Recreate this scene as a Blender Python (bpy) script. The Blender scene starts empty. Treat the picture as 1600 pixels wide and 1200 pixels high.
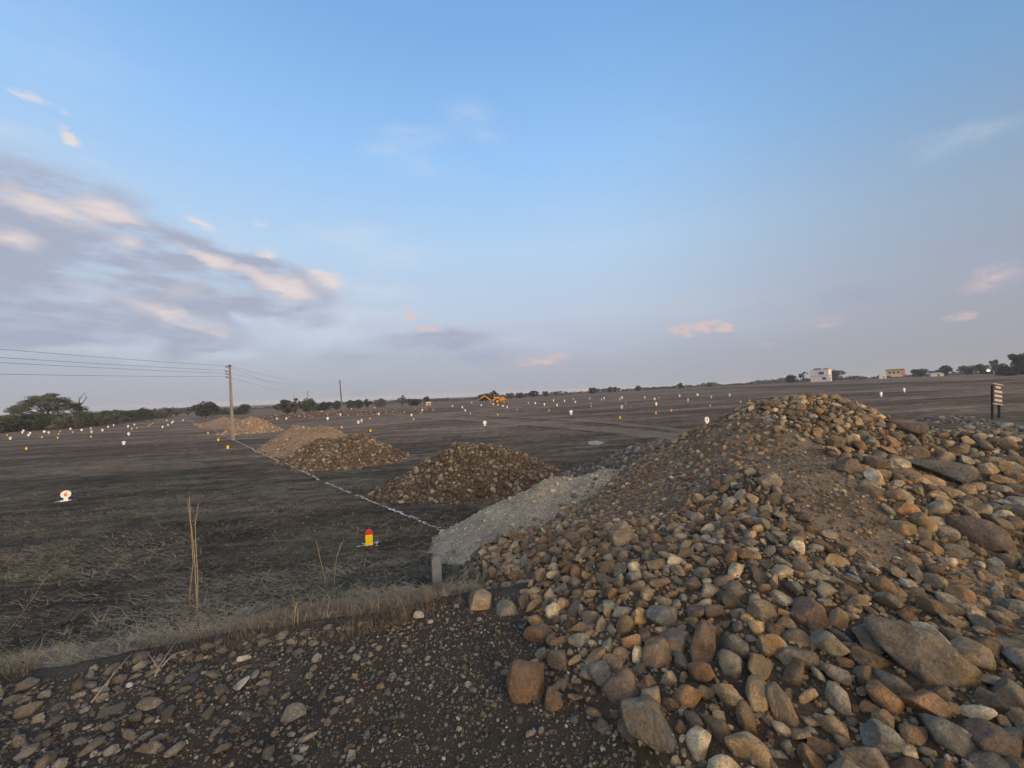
import bpy, bmesh, math, random
import numpy as np
from mathutils import Vector, Matrix, Quaternion, Euler
sc = bpy.context.scene
R = math.radians
rnd = random.Random(7)
rng = np.random.default_rng(11)

# ------------------------------------------------------------------ camera
CAM = np.array((0.0, 0.0, 2.7)); FPX = 625.0
PITCH, ROLL = R(1.56), R(2.2)
Fv = np.array((0.0, math.cos(PITCH), math.sin(PITCH)))
U0 = np.array((0.0, -math.sin(PITCH), math.cos(PITCH)))
Rv = np.array((1.0, 0, 0)) * math.cos(ROLL) - U0 * math.sin(ROLL)
Uv = np.array((1.0, 0, 0)) * math.sin(ROLL) + U0 * math.cos(ROLL)
cd = bpy.data.cameras.new('camera'); cam = bpy.data.objects.new('camera', cd)
sc.collection.objects.link(cam); sc.camera = cam
cd.sensor_width = 36; cd.lens = 36 * FPX / 1600; cd.clip_start = 0.05; cd.clip_end = 9000
m = Matrix.Identity(4)
for i in range(3):
    m[i][0] = Rv[i]; m[i][1] = Uv[i]; m[i][2] = -Fv[i]; m[i][3] = CAM[i]
cam.matrix_world = m

def pix(P):
    P = np.asarray(P, float) - CAM
    d = P @ Fv
    return 800 + FPX * (P @ Rv) / d, 600 - FPX * (P @ Uv) / d
def pdir(px, py):
    return Fv + Rv * (px - 800) / FPX + Uv * (600 - py) / FPX

# ------------------------------------------------------------------ light
SUN_AZ, SUN_EL = R(145), R(13)            # azimuth clockwise from the view direction
SUND = Vector((math.sin(SUN_AZ) * math.cos(SUN_EL), math.cos(SUN_AZ) * math.cos(SUN_EL), math.sin(SUN_EL)))
ld = bpy.data.lights.new('sun', 'SUN'); ld.energy = 2.0; ld.angle = R(18); ld.color = (1.0, 0.80, 0.57)
lo = bpy.data.objects.new('sun', ld); sc.collection.objects.link(lo)
lo.rotation_euler = SUND.to_track_quat('Z', 'Y').to_euler()
sc.view_settings.view_transform = 'Standard'; sc.view_settings.look = 'None'
sc.view_settings.gamma = 1; sc.view_settings.use_curve_mapping = False
sc.view_settings.exposure = 0.0
SKY_STRENGTH = 0.10
sc.cycles.use_denoising = True
sc.cycles.max_bounces = 6; sc.cycles.volume_bounces = 1; sc.cycles.transparent_max_bounces = 8
sc.cycles.sample_clamp_indirect = 4

class NT:
    """Small helper to write node trees."""
    def __init__(s, tree): s.t = tree; s.n = tree.nodes; s.l = tree.links
    def add(s, typ, **kw):
        n = s.n.new(typ)
        for k, v in kw.items(): setattr(n, k, v)
        return n
    def put(s, sock, v):
        if v is None: return
        if hasattr(v, 'is_output'): s.l.new(v, sock)
        else:
            if isinstance(v, (tuple, list)) and sock.type == 'RGBA' and len(v) == 3: v = (*v, 1)
            sock.default_value = v
    def math(s, op, a, b=None, c=None, clamp=False):
        n = s.add('ShaderNodeMath', operation=op, use_clamp=clamp)
        for i, v in enumerate((a, b, c)): s.put(n.inputs[i], v)
        return n.outputs[0]
    def vmath(s, op, a, b=None, scale=None):
        n = s.add('ShaderNodeVectorMath', operation=op)
        s.put(n.inputs[0], a); s.put(n.inputs[1], b)
        if scale is not None: s.put(n.inputs['Scale'], scale)
        return n.outputs['Value'] if op in ('LENGTH', 'DOT_PRODUCT') else n.outputs[0]
    def mix(s, f, a, b, mode='MIX'):
        n = s.add('ShaderNodeMix', data_type='RGBA', blend_type=mode)
        s.put(n.inputs[0], f); s.put(n.inputs[6], a); s.put(n.inputs[7], b)
        return n.outputs[2]
    def noise(s, vec, scale, detail=2, rough=0.5, dist=0.0, col=False):
        n = s.add('ShaderNodeTexNoise'); s.put(n.inputs['Vector'], vec)
        n.inputs['Scale'].default_value = scale; n.inputs['Detail'].default_value = detail
        n.inputs['Roughness'].default_value = rough; n.inputs['Distortion'].default_value = dist
        return n.outputs['Color' if col else 'Fac']
    def mrange(s, v, a, b, c=0.0, d=1.0, smooth=True):
        n = s.add('ShaderNodeMapRange', interpolation_type='SMOOTHSTEP' if smooth else 'LINEAR')
        for i, x in enumerate((v, a, b, c, d)): s.put(n.inputs[i], x)
        return n.outputs[0]
    def ramp(s, v, stops, mode='LINEAR'):
        n = s.add('ShaderNodeValToRGB'); s.put(n.inputs[0], v); cr = n.color_ramp; cr.interpolation = mode
        while len(cr.elements) < len(stops): cr.elements.new(0.5)
        for e, (p, c) in zip(cr.elements, stops): e.position = p; e.color = (*c, 1)
        return n.outputs[0]
    def mapping(s, vec, loc=(0, 0, 0), rot=(0, 0, 0), scale=(1, 1, 1), typ='POINT'):
        n = s.add('ShaderNodeMapping', vector_type=typ); s.put(n.inputs[0], vec)
        n.inputs[1].default_value = loc; n.inputs[2].default_value = rot; n.inputs[3].default_value = scale
        return n.outputs[0]

# ------------------------------------------------------------------ sky
def build_world():
    w = bpy.data.worlds.new('World'); sc.world = w; w.use_nodes = True
    w.node_tree.nodes.clear(); T = NT(w.node_tree)
    out = T.add('ShaderNodeOutputWorld'); bg = T.add('ShaderNodeBackground')
    T.l.new(bg.outputs[0], out.inputs[0]); bg.inputs[1].default_value = SKY_STRENGTH
    sky = T.add('ShaderNodeTexSky'); sky.sky_type = 'NISHITA'; sky.sun_disc = False
    sky.sun_elevation = SUN_EL; sky.sun_rotation = SUN_AZ
    sky.air_density = 1.0; sky.dust_density = 1.2; sky.ozone_density = 2.0
    g = T.add('ShaderNodeTexCoord').outputs['Generated']
    sep = T.add('ShaderNodeSeparateXYZ'); T.l.new(g, sep.inputs[0])
    az = T.math('ARCTAN2', sep.outputs[0], sep.outputs[1])
    el = T.math('ARCSINE', sep.outputs[2])
    cmb = T.add('ShaderNodeCombineXYZ'); T.l.new(az, cmb.inputs[0]); T.l.new(el, cmb.inputs[1])
    P = cmb.outputs[0]
    # clear sky: dusk blue over a grey-lavender dust layer
    K = 1.0 / SKY_STRENGTH
    def c(*v): return tuple(x * K for x in v)
    # two tones of the dusk air, blended round the horizon by azimuth
    ramp_c = T.ramp(T.math('DIVIDE', el, 1.5708), [
        (0.0, (0.375, 0.405, 0.50)), (0.05, (0.435, 0.46, 0.57)), (0.12, (0.55, 0.63, 0.77)), (0.22, (0.51, 0.71, 0.95)),
        (0.34, (0.35, 0.63, 1.03)), (0.48, (0.23, 0.47, 0.88)), (0.75, (0.17, 0.36, 0.74)), (1.0, (0.14, 0.30, 0.66))])
    rightf = T.mrange(az, 0.15, 1.1, 0.0, 1.0)
    ramp_r = T.ramp(T.math('DIVIDE', el, 1.5708), [
        (0.0, (0.345, 0.345, 0.38)), (0.08, (0.375, 0.385, 0.45)), (0.18, (0.33, 0.42, 0.55)), (0.32, (0.20, 0.39, 0.66)),
        (0.50, (0.14, 0.32, 0.64)), (1.0, (0.14, 0.30, 0.66))])
    dusk = T.mix(rightf, ramp_c, ramp_r)
    dusk = T.vmath('SCALE', dusk, scale=K)
    base = T.mix(0.86, sky.outputs[0], dusk)
    # the low sun's side of the sky, behind the camera: bright dusty yellow, fading with angle from the sun
    dt = T.vmath('DOT_PRODUCT', g, tuple(SUND))
    glow = T.mrange(dt, 0.12, 1.0); glow = T.math('MULTIPLY', glow, T.mrange(el, 1.3, 0.1, 0.35, 1.0))
    base = T.mix(glow, base, c(2.2, 1.62, 1.0))
    # clouds in azimuth/elevation
    n1 = T.noise(T.mapping(P, scale=(5, 11, 1)), 1.6, 5, 0.6, col=True)
    warp = T.vmath('SCALE', T.vmath('SUBTRACT', n1, (0.5, 0.5, 0.5)), scale=0.07)
    PW = T.vmath('ADD', P, warp)
    fine = T.noise(T.mapping(P, rot=(0, 0, R(14)), scale=(3.5, 13, 1)), 2.2, 7, 0.58)
    puff = T.noise(T.mapping(P, scale=(26, 40, 1)), 1.5, 5, 0.6)
    def ae(px, py):
        d = pdir(px, py); d = d / np.linalg.norm(d)
        return math.atan2(d[0], d[1]), math.asin(d[2])
    def blobs(lst, V):
        tot = None
        for (x0, y0, x1, y1, w_, amp) in lst:     # an elongated patch from one bearing to another
            a0, e0 = ae(x0, y0); a1, e1 = ae(x1, y1)
            L = math.hypot(a1 - a0, e1 - e0) / 2
            mp = T.mapping(V, ((a0 + a1) / 2, (e0 + e1) / 2, 0), (0, 0, math.atan2(e1 - e0, a1 - a0)),
                           (L + w_ / FPX, w_ / FPX, 1), 'TEXTURE')
            gn = T.add('ShaderNodeTexGradient', gradient_type='SPHERICAL'); T.l.new(mp, gn.inputs[0])
            v = T.math('MULTIPLY', gn.outputs['Fac'], amp)
            tot = v if tot is None else T.math('ADD', tot, v)
        return tot
    grey = blobs([(-60, 330, 240, 420, 95, 1.5), (200, 400, 520, 462, 48, 1.5), (-60, 400, 110, 420, 60, 1.4),
                  (-60, 505, 190, 500, 36, 1.7), (180, 470, 380, 525, 32, 1.5), (-80, 440, 300, 500, 60, 0.9),
                  (380, 430, 430, 470, 40, 0.6), (560, 530, 800, 520, 24, 1.0), (600, 560, 900, 550, 30, 0.6),
                  (250, 560, 330, 530, 20, 0.8), (460, 505, 540, 505, 18, 0.6), (1280, 470, 1420, 440, 22, 0.8),
                  (1420, 400, 1700, 440, 26, 0.8), (0, 320, 60, 330, 22, 1.0), (470, 555, 620, 560, 20, 0.6)], PW)
    greym = T.math('MULTIPLY', T.mrange(grey, 0.10, 0.75), T.mrange(fine, 0.34, 0.56, 0.25, 1.0))
    lit = blobs([(-30, 292, 160, 352, 21, 1.36), (100, 300, 235, 352, 16, 1.44), (170, 378, 215, 388, 14, 1.10),
                 (250, 380, 400, 428, 16, 1.36), (395, 432, 490, 462, 21, 1.61), (478, 425, 535, 452, 18, 1.44),
                 (200, 470, 290, 500, 18, 0.94), (270, 490, 370, 516, 16, 1.19), (-30, 358, 60, 385, 15, 1.10),
                 (10, 150, 75, 166, 6, 1.36), (98, 208, 132, 224, 6, 1.53), (90, 178, 112, 186, 6, 0.68),
                 (292, 340, 338, 364, 8, 1.27), (385, 338, 430, 350, 7, 1.02), (395, 395, 432, 400, 8, 1.10),
                 (110, 440, 190, 470, 21, 0.68), (240, 462, 330, 440, 24, 0.59)], PW)
    litm = T.math('MULTIPLY', T.mrange(lit, 0.12, 1.25), T.mrange(fine, 0.38, 0.56, 0.2, 1.0))
    pink = blobs([(628, 490, 658, 490, 10, 1.5), (645, 508, 690, 510, 9, 1.2), (1035, 521, 1110, 516, 13, 1.9),
                  (1100, 510, 1145, 510, 13, 1.8), (800, 570, 900, 556, 14, 0.95), (700, 512, 740, 516, 9, 0.7),
                  (1225, 507, 1360, 490, 16, 0.8), (1465, 497, 1520, 490, 9, 1.2), (1500, 446, 1620, 420, 18, 1.1),
                  (1040, 472, 1060, 468, 8, 0.8), (700, 545, 900, 560, 26, 0.45), (560, 505, 720, 520, 18, 0.5), (1215, 430, 1300, 420, 8, 0.6), (980, 533, 1000, 533, 5, 1.0),
                  (1175, 538, 1215, 536, 9, 0.7), (480, 575, 640, 530, 16, 0.35)], PW)
    pinkm = T.math('MULTIPLY', T.mrange(pink, 0.25, 1.25), T.mrange(puff, 0.32, 0.62, 0.15, 1.0))
    cir = blobs([(560, 225, 720, 195, 26, 0.9), (690, 150, 800, 220, 30, 0.8), (480, 360, 680, 395, 36, 1.0),
                 (1400, 245, 1640, 185, 20, 1.0), (560, 250, 760, 268, 30, 0.7), (-60, 250, 130, 300, 60, 1.2),
                 (-60, 60, 200, 120, 90, 0.5), (-100, 330, 480, 520, 130, 1.0), (200, 400, 800, 480, 90, 0.55), (500, 520, 1100, 540, 40, 0.6), (900, 470, 1400, 500, 50, 0.4), (900, 180, 1200, 240, 80, 0.3), (90, 420, 360, 455, 34, 1.6), (40, 460, 260, 470, 26, 1.4), (160, 520, 560, 520, 30, 1.2), (-40, 535, 420, 545, 22, 1.0),
                 (350, 490, 640, 470, 50, 0.9)], PW)
    cirm = T.math('MULTIPLY', T.mrange(cir, 0.05, 1.0), T.mrange(fine, 0.35, 0.65, 0.2, 1.0))
    # broken cloud of the same kind all round, behind the camera too
    gen = T.noise(T.mapping(g, scale=(1.2, 1.2, 4.5)), 2.2, 6, 0.6)
    back = T.math('MULTIPLY', T.mrange(T.math('ABSOLUTE', az), 1.05, 1.6), T.mrange(el, 0.9, 0.1))
    genm = T.math('MULTIPLY', T.mrange(gen, 0.5, 0.72), back)
    col = T.mix(T.math('MULTIPLY', cirm, 0.42, clamp=True), base, c(0.68, 0.73, 0.82))
    col = T.mix(T.math('MULTIPLY', greym, 0.88, clamp=True), col, c(0.37, 0.405, 0.53))
    col = T.mix(T.math('MULTIPLY', genm, 0.7, clamp=True), col, c(0.40, 0.40, 0.47))
    col = T.mix(T.math('MULTIPLY', litm, 0.8, clamp=True), col, c(0.86, 0.74, 0.70))
    col = T.mix(T.math('MULTIPLY', pinkm, 0.8, clamp=True), col, c(0.76, 0.55, 0.51))
    T.l.new(col, bg.inputs[0])
build_world()

# ------------------------------------------------------------------ helpers
def tag(o, label=None, cat=None, group=None, kind=None):
    if label: o['label'] = label
    if cat: o['category'] = cat
    if group: o['group'] = group
    if kind: o['kind'] = kind
    return o
def link(o, parent=None):
    sc.collection.objects.link(o)
    if parent is not None: o.parent = parent
    return o
def empty(name, loc=(0, 0, 0), rz=0.0):
    o = bpy.data.objects.new(name, None); o.location = loc; o.rotation_euler = (0, 0, rz)
    o.empty_display_size = 0.1
    return link(o)
def mesh_np(name, V, Fa, mats, smooth=False, fm=None):
    me = bpy.data.meshes.new(name); V = np.asarray(V, np.float32); Fa = np.asarray(Fa, np.int32)
    k = Fa.shape[1]; me.vertices.add(len(V)); me.vertices.foreach_set('co', V.ravel())
    me.loops.add(Fa.size); me.loops.foreach_set('vertex_index', Fa.ravel())
    me.polygons.add(len(Fa)); me.polygons.foreach_set('loop_start', np.arange(0, Fa.size, k, dtype=np.int32))
    try: me.polygons.foreach_set('loop_total', np.full(len(Fa), k, np.int32))
    except Exception: pass
    for mt in (mats if isinstance(mats, (list, tuple)) else [mats]): me.materials.append(mt)
    if fm is not None: me.polygons.foreach_set('material_index', np.asarray(fm, np.int32))
    me.polygons.foreach_set('use_smooth', np.full(len(Fa), smooth, bool))
    me.update(calc_edges=True)
    return me
def obj(name, me, parent=None, loc=(0, 0, 0), rot=None):
    o = bpy.data.objects.new(name, me); o.location = loc
    if rot is not None: o.rotation_euler = rot
    return link(o, parent)
class MB:
    """Collects primitives into one bmesh."""
    def __init__(s): s.bm = bmesh.new(); s.mi = 0
    def _mat(s, vs):
        fs = {f for v in vs for f in v.link_faces}
        for f in fs: f.material_index = s.mi
    def box(s, c, d, rot=(0, 0, 0), bevel=0.0):
        M = Matrix.Translation(c) @ Euler(rot).to_matrix().to_4x4() @ Matrix.Diagonal((*d, 1))
        r = bmesh.ops.create_cube(s.bm, size=1, matrix=M)
        if bevel:
            es = list({e for v in r['verts'] for e in v.link_edges})
            rr = bmesh.ops.bevel(s.bm, geom=es, offset=bevel, segments=1, affect='EDGES')
            for f in rr['faces']: f.material_index = s.mi
        s._mat([v for v in r['verts'] if v.is_valid]); return s
    def tube(s, pts, rad, n=8):
        pts = [Vector(p) for p in pts]
        if not isinstance(rad, (list, tuple)): rad = [rad] * len(pts)
        rings = []
        for i, p in enumerate(pts):
            a = pts[max(i - 1, 0)]; b = pts[min(i + 1, len(pts) - 1)]; d = (b - a).normalized()
            x = d.orthogonal().normalized(); y = d.cross(x)
            if rings:      # keep the frame from flipping
                x = (lastx - d * lastx.dot(d)).normalized(); y = d.cross(x)
            lastx = x
            rings.append([s.bm.verts.new(p + (x * math.cos(t) + y * math.sin(t)) * rad[i])
                          for t in [2 * math.pi * k / n for k in range(n)]])
        for A, B in zip(rings, rings[1:]):
            for k in range(n):
                f = s.bm.faces.new((A[k], A[(k + 1) % n], B[(k + 1) % n], B[k])); f.material_index = s.mi; f.smooth = True
        for rg in (rings[0][::-1], rings[-1]):
            f = s.bm.faces.new(rg); f.material_index = s.mi
        return s
    def prism(s, outline, y0, y1, axis='y', fn=None):
        """outline in the x-z plane pushed along y"""
        fn = fn or (lambda a, b, y: (a, y, b))
        A = [s.bm.verts.new(fn(a, b, y0)) for a, b in outline]; B = [s.bm.verts.new(fn(a, b, y1)) for a, b in outline]
        n = len(outline); fs = [s.bm.faces.new(A), s.bm.faces.new(B[::-1])]
        for k in range(n): fs.append(s.bm.faces.new((A[(k + 1) % n], A[k], B[k], B[(k + 1) % n])))
        for f in fs: f.material_index = s.mi
        return s
    def done(s, name, mats):
        bmesh.ops.recalc_face_normals(s.bm, faces=s.bm.faces)
        me = bpy.data.meshes.new(name); s.bm.to_mesh(me); s.bm.free()
        for mt in (mats if isinstance(mats, (list, tuple)) else [mats]): me.materials.append(mt)
        return me
    def build(s, name, mats, parent=None, loc=(0, 0, 0), rot=None):
        return obj(name, s.done(name, mats), parent, loc, rot)

# value noise in numpy
_tab = rng.random((256, 256))
def vnoise(x, y):
    xi = np.floor(x).astype(int); yi = np.floor(y).astype(int); fx = x - xi; fy = y - yi
    fx = fx * fx * (3 - 2 * fx); fy = fy * fy * (3 - 2 * fy)
    t = lambda a, b: _tab[a & 255, b & 255]
    return ((t(xi, yi) * (1 - fx) + t(xi + 1, yi) * fx) * (1 - fy) + (t(xi, yi + 1) * (1 - fx) + t(xi + 1, yi + 1) * fx) * fy) * 2 - 1
def fbm(x, y, f, o=4):
    r = 0; a = 1
    for k in range(o):
        r = r + a * vnoise(x * f + 13.7 * k, y * f - 7.3 * k); f *= 2.03; a *= 0.5
    return r
def sstep(v, a, b):
    t = np.clip((v - a) / (b - a), 0, 1); return t * t * (3 - 2 * t)

# ------------------------------------------------------------------ terrain
SH = 0.95
def edge_y(x): return 3.50 + 0.30 * (x + 0.6) + 0.10 * vnoise(x * 1.7 + 3, x * 0 + 1.5)
def H_field(x, y):
    x = np.asarray(x, float); y = np.asarray(y, float)
    z = np.where(x > 0, 4.0 * np.tanh(x / 180), 1.3 * np.tanh(x / 65))
    z = z + 0.5 * sstep(y, 45, 140)
    far = sstep(np.hypot(x, y), 350, 900)
    z = z * (1 - far) + 1.0 * far
    z = z + 0.03 * fbm(x, y, 0.35, 3) * sstep(y, 3, 8) + 0.016 * fbm(x + 40, y, 2.5, 3) * (1 - sstep(y, 20, 40))
    return z
def H_ground(x, y):
    x = np.asarray(x, float); y = np.asarray(y, float)
    s = (y - edge_y(x)) * 0.95
    t = np.clip(1 - s / 4.4, 0, 1)
    b = SH * np.where(s < 0, 1.0, t * t)
    w = sstep(-s, -3.0, 0.0)
    return H_field(x, y) * (1 - w) + b + 0 * w
def H_shoulder(x, y):
    x = np.asarray(x, float); y = np.asarray(y, float)
    s = (y - edge_y(x)) * 0.95
    return H_ground(x, y) + 0.03 + 0.022 * fbm(x, y, 1.3, 4) + 0.008 * fbm(x, y, 9, 3) - 0.30 * sstep(s, 0.0, 0.55)

def unproj(px, py, H=H_field, tmax=2500):
    d = pdir(px, py); d = d / d[1]
    ts = np.concatenate([np.arange(1.2, 40, 0.02), np.arange(40, tmax, 0.25)])
    P = CAM[None] + d[None] * ts[:, None]
    below = P[:, 2] <= H(P[:, 0], P[:, 1])
    i = int(np.argmax(below)) if below.any() else len(ts) - 1
    p = P[i]; return Vector((p[0], p[1], float(H(p[0], p[1]))))
def at(px, Y):
    """ground point on the bearing of an image column at forward distance Y (column taken at eye level)"""
    py = 617 - (px - 800) * 0.0384
    d = pdir(px, py); d = d / d[1]
    return Vector((d[0] * Y, Y, float(H_field(d[0] * Y, Y))))

def grid(name, xs, ys, H, mat, keep=None, smooth=True, parent=None, origin=(0, 0, 0)):
    X, Y = np.meshgrid(xs, ys); Z = H(X, Y)
    V = np.stack([X.ravel() - origin[0], Y.ravel() - origin[1], Z.ravel() - origin[2]], 1)
    nx = len(xs); I = np.arange(len(ys) * nx).reshape(len(ys), nx)
    Q = np.stack([I[:-1, :-1].ravel(), I[:-1, 1:].ravel(), I[1:, 1:].ravel(), I[1:, :-1].ravel()], 1)
    if keep is not None:
        k = keep(X, Y, Z).ravel(); Q = Q[k[Q].any(1)]
        used = np.zeros(len(V), bool); used[Q.ravel()] = True
        re = np.cumsum(used) - 1; V = V[used]; Q = re[Q]
    return obj(name, mesh_np(name, V, Q, mat, smooth), parent)

# ------------------------------------------------------------------ materials
def new_mat(name):
    mt = bpy.data.materials.new(name); mt.use_nodes = True
    T = NT(mt.node_tree); b = T.n['Principled BSDF']
    return mt, T, b
def plain(name, col, rough=0.7, var=0.15, scale=6, metal=0.0, bump=0.0, spec=0.3, objc=True):
    mt, T, b = new_mat(name)
    co = T.add('ShaderNodeTexCoord').outputs['Object'] if objc else T.add('ShaderNodeNewGeometry').outputs['Position']
    n = T.noise(co, scale, 5, 0.6)
    c = T.mix(T.mrange(n, 0.3, 0.7), tuple(x * (1 - var) for x in col), tuple(min(x * (1 + var), 1) for x in col))
    T.put(b.inputs['Base Color'], c); b.inputs['Roughness'].default_value = rough
    b.inputs['Metallic'].default_value = metal; b.inputs['Specular IOR Level'].default_value = spec
    if bump:
        bp = T.add('ShaderNodeBump'); bp.inputs['Strength'].default_value = bump; bp.inputs['Distance'].default_value = 0.02
        T.l.new(T.noise(co, scale * 8, 4, 0.6), bp.inputs['Height']); T.l.new(bp.outputs[0], b.inputs['Normal'])
    return mt
def rock_mat(name, pal, dust=(0.17, 0.14, 0.11), dustamt=0.4, rust=(0.27, 0.135, 0.06), rustamt=0.5, ns=1.0, bright=1.0, minrust=0.0):
    """stone colours picked per stone, with iron stain, dust and speckle"""
    mt, T, b = new_mat(name)
    geo = T.add('ShaderNodeNewGeometry'); oi = T.add('ShaderNodeObjectInfo')
    r = T.math('FRACT', T.math('ADD', T.math('MULTIPLY', geo.outputs['Random Per Island'], 7.31), T.math('MULTIPLY', oi.outputs['Random'], 3.77)))
    r2 = T.math('FRACT', T.math('MULTIPLY', r, 17.3)); r3 = T.math('FRACT', T.math('MULTIPLY', r, 41.9))
    P = geo.outputs['Position']
    off = T.vmath('SCALE', (31.0, 17.0, 23.0), scale=r2); P = T.vmath('ADD', P, off)
    st = [(i / len(pal), c) for i, c in enumerate(pal)]
    base = T.ramp(r, st, 'CONSTANT')
    bri = T.mrange(r3, 0, 1, 0.70 * bright, 1.35 * bright, smooth=False)
    base = T.vmath('SCALE', base, scale=bri)
    n1 = T.noise(P, 9 * ns, 6, 0.65, 0.4)
    base = T.mix(T.mrange(n1, 0.42, 0.62, 0, 0.75), T.vmath('SCALE', base, scale=0.82), T.vmath('SCALE', base, scale=1.65))
    n2 = T.noise(P, 6 * ns, 5, 0.7, 0.8)
    ra = T.math('MULTIPLY', T.mrange(n2, 0.50, 0.66), T.math('MULTIPLY', T.mrange(r2, 0.25, 0.9, minrust, 1.0), rustamt))
    base = T.mix(ra, base, rust)
    n3 = T.noise(P, 14 * ns, 5, 0.7)
    base = T.mix(T.math('MULTIPLY', T.mrange(n3, 0.38, 0.66), dustamt), base, dust)
    sp = T.noise(P, 110 * ns, 4, 0.8)
    base = T.mix(T.mrange(sp, 0.54, 0.66, 0, 0.55), base, T.vmath('SCALE', base, scale=1.9))
    base = T.mix(T.mrange(sp, 0.46, 0.34, 0, 0.7), base, T.vmath('SCALE', base, scale=0.4))
    T.put(b.inputs['Base Color'], base)
    b.inputs['Roughness'].default_value = 0.88; b.inputs['Specular IOR Level'].default_value = 0.25
    bp = T.add('ShaderNodeBump'); bp.inputs['Strength'].default_value = 1.0; bp.inputs['Distance'].default_value = 0.022 / ns
    crk = T.add('ShaderNodeTexVoronoi', feature='DISTANCE_TO_EDGE'); T.l.new(T.vmath('ADD', P, T.vmath('SCALE', T.noise(P, 20 * ns, 3, 0.6, col=True), scale=0.06 / ns)), crk.inputs['Vector']); crk.inputs['Scale'].default_value = 17 * ns
    T.l.new(T.math('ADD', T.math('ADD', T.math('MULTIPLY', n1, 1.3), T.mrange(crk.outputs['Distance'], 0.0, 0.10, 0, 0.14)), T.noise(P, 45 * ns, 7, 0.75)), bp.inputs['Height'])
    T.l.new(bp.outputs[0], b.inputs['Normal'])
    return mt
def soil_mat(name, dark, light, peb, sc_=1.0, bump=1.0, big=None):
    mt, T, b = new_mat(name); P = T.add('ShaderNodeNewGeometry').outputs['Position']
    n = T.noise(P, 2.2 * sc_, 6, 0.65); n2 = T.noise(P, 22 * sc_, 5, 0.7)
    c = T.mix(T.mrange(T.math('ADD', T.math('MULTIPLY', n, 0.6), T.math('MULTIPLY', n2, 0.4)), 0.38, 0.64), dark, light)
    if big: c = T.mix(T.mrange(T.noise(P, 0.7, 3, 0.5), 0.42, 0.6), c, big)
    vo = T.add('ShaderNodeTexVoronoi'); T.l.new(P, vo.inputs['Vector']); vo.inputs['Scale'].default_value = 60 * sc_
    pm = T.math('MULTIPLY', T.mrange(vo.outputs['Distance'], 0.42, 0.2), T.mrange(T.noise(P, 30 * sc_, 2), 0.48, 0.6))
    c = T.mix(T.math('MULTIPLY', pm, 0.7), c, peb)
    T.put(b.inputs['Base Color'], c); b.inputs['Roughness'].default_value = 0.95; b.inputs['Specular IOR Level'].default_value = 0.15
    bp = T.add('ShaderNodeBump'); bp.inputs['Strength'].default_value = 0.9; bp.inputs['Distance'].default_value = 0.02 * bump / sc_
    T.l.new(T.math('ADD', T.math('ADD', n2, T.math('MULTIPLY', pm, 0.5)), T.noise(P, 90 * sc_, 3, 0.7)), bp.inputs['Height'])
    T.l.new(bp.outputs[0], b.inputs['Normal'])
    return mt

def dusty_zone(mt, dark=0.42):
    T = NT(mt.node_tree); b = T.n['Principled BSDF']; c = b.inputs['Base Color'].links[0].from_socket
    a = T.add('ShaderNodeAttribute'); a.attribute_name = 'dusty'; P = T.add('ShaderNodeNewGeometry').outputs['Position']
    f = T.mrange(T.math('ADD', a.outputs['Fac'], T.math('MULTIPLY', T.math('SUBTRACT', T.noise(P, 5, 4, 0.6), 0.5), 0.8)), 0.2, 0.8)
    T.put(b.inputs['Base Color'], T.mix(f, T.vmath('SCALE', c, scale=dark), c))
def field_colour(T, P):
    sepx = T.add('ShaderNodeSeparateXYZ'); T.l.new(P, sepx.inputs[0])
    y = sepx.outputs[1]; x = sepx.outputs[0]
    Pr = T.mapping(P, rot=(0, 0, R(-8)), scale=(0.28, 1.5, 1))
    st = T.noise(Pr, 1.1, 7, 0.68, 0.6)                                # furrow-wise streaks
    big = T.noise(T.mapping(P, rot=(0, 0, R(-8)), scale=(0.10, 0.45, 1)), 1.3, 5, 0.6, 0.8)
    st2 = T.noise(T.mapping(P, rot=(0, 0, R(-8)), scale=(0.03, 0.16, 1)), 1.0, 5, 0.6)
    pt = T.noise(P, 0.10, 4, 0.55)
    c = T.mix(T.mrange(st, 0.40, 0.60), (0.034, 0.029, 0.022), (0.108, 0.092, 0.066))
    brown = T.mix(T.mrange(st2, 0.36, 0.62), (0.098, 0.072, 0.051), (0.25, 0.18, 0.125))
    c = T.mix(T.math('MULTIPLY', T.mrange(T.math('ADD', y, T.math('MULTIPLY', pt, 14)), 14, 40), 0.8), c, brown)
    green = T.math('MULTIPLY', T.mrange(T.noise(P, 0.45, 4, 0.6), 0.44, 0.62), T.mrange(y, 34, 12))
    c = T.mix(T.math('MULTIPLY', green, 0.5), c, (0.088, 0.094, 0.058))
    c = T.vmath('SCALE', c, scale=T.mrange(big, 0.34, 0.66, 0.66, 1.42))
    mot = T.noise(P, 1.9, 7, 0.72)
    c = T.vmath('SCALE', c, scale=T.mrange(mot, 0.36, 0.64, 0.62, 1.42))
    c = T.mix(T.math('MULTIPLY', T.mrange(T.noise(P, 0.33, 5, 0.65), 0.5, 0.64), 0.35), c, (0.125, 0.088, 0.058))
    fl = T.noise(T.mapping(P, rot=(0, 0, R(-8)), scale=(1, 3.5, 1)), 14, 5, 0.75)
    c = T.mix(T.math('MULTIPLY', T.mrange(fl, 0.54, 0.68), 0.75), c, (0.26, 0.225, 0.16))
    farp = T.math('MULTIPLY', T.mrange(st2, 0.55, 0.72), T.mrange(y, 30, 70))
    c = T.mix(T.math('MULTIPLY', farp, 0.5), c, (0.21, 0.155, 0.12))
    return c, st, fl
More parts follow.
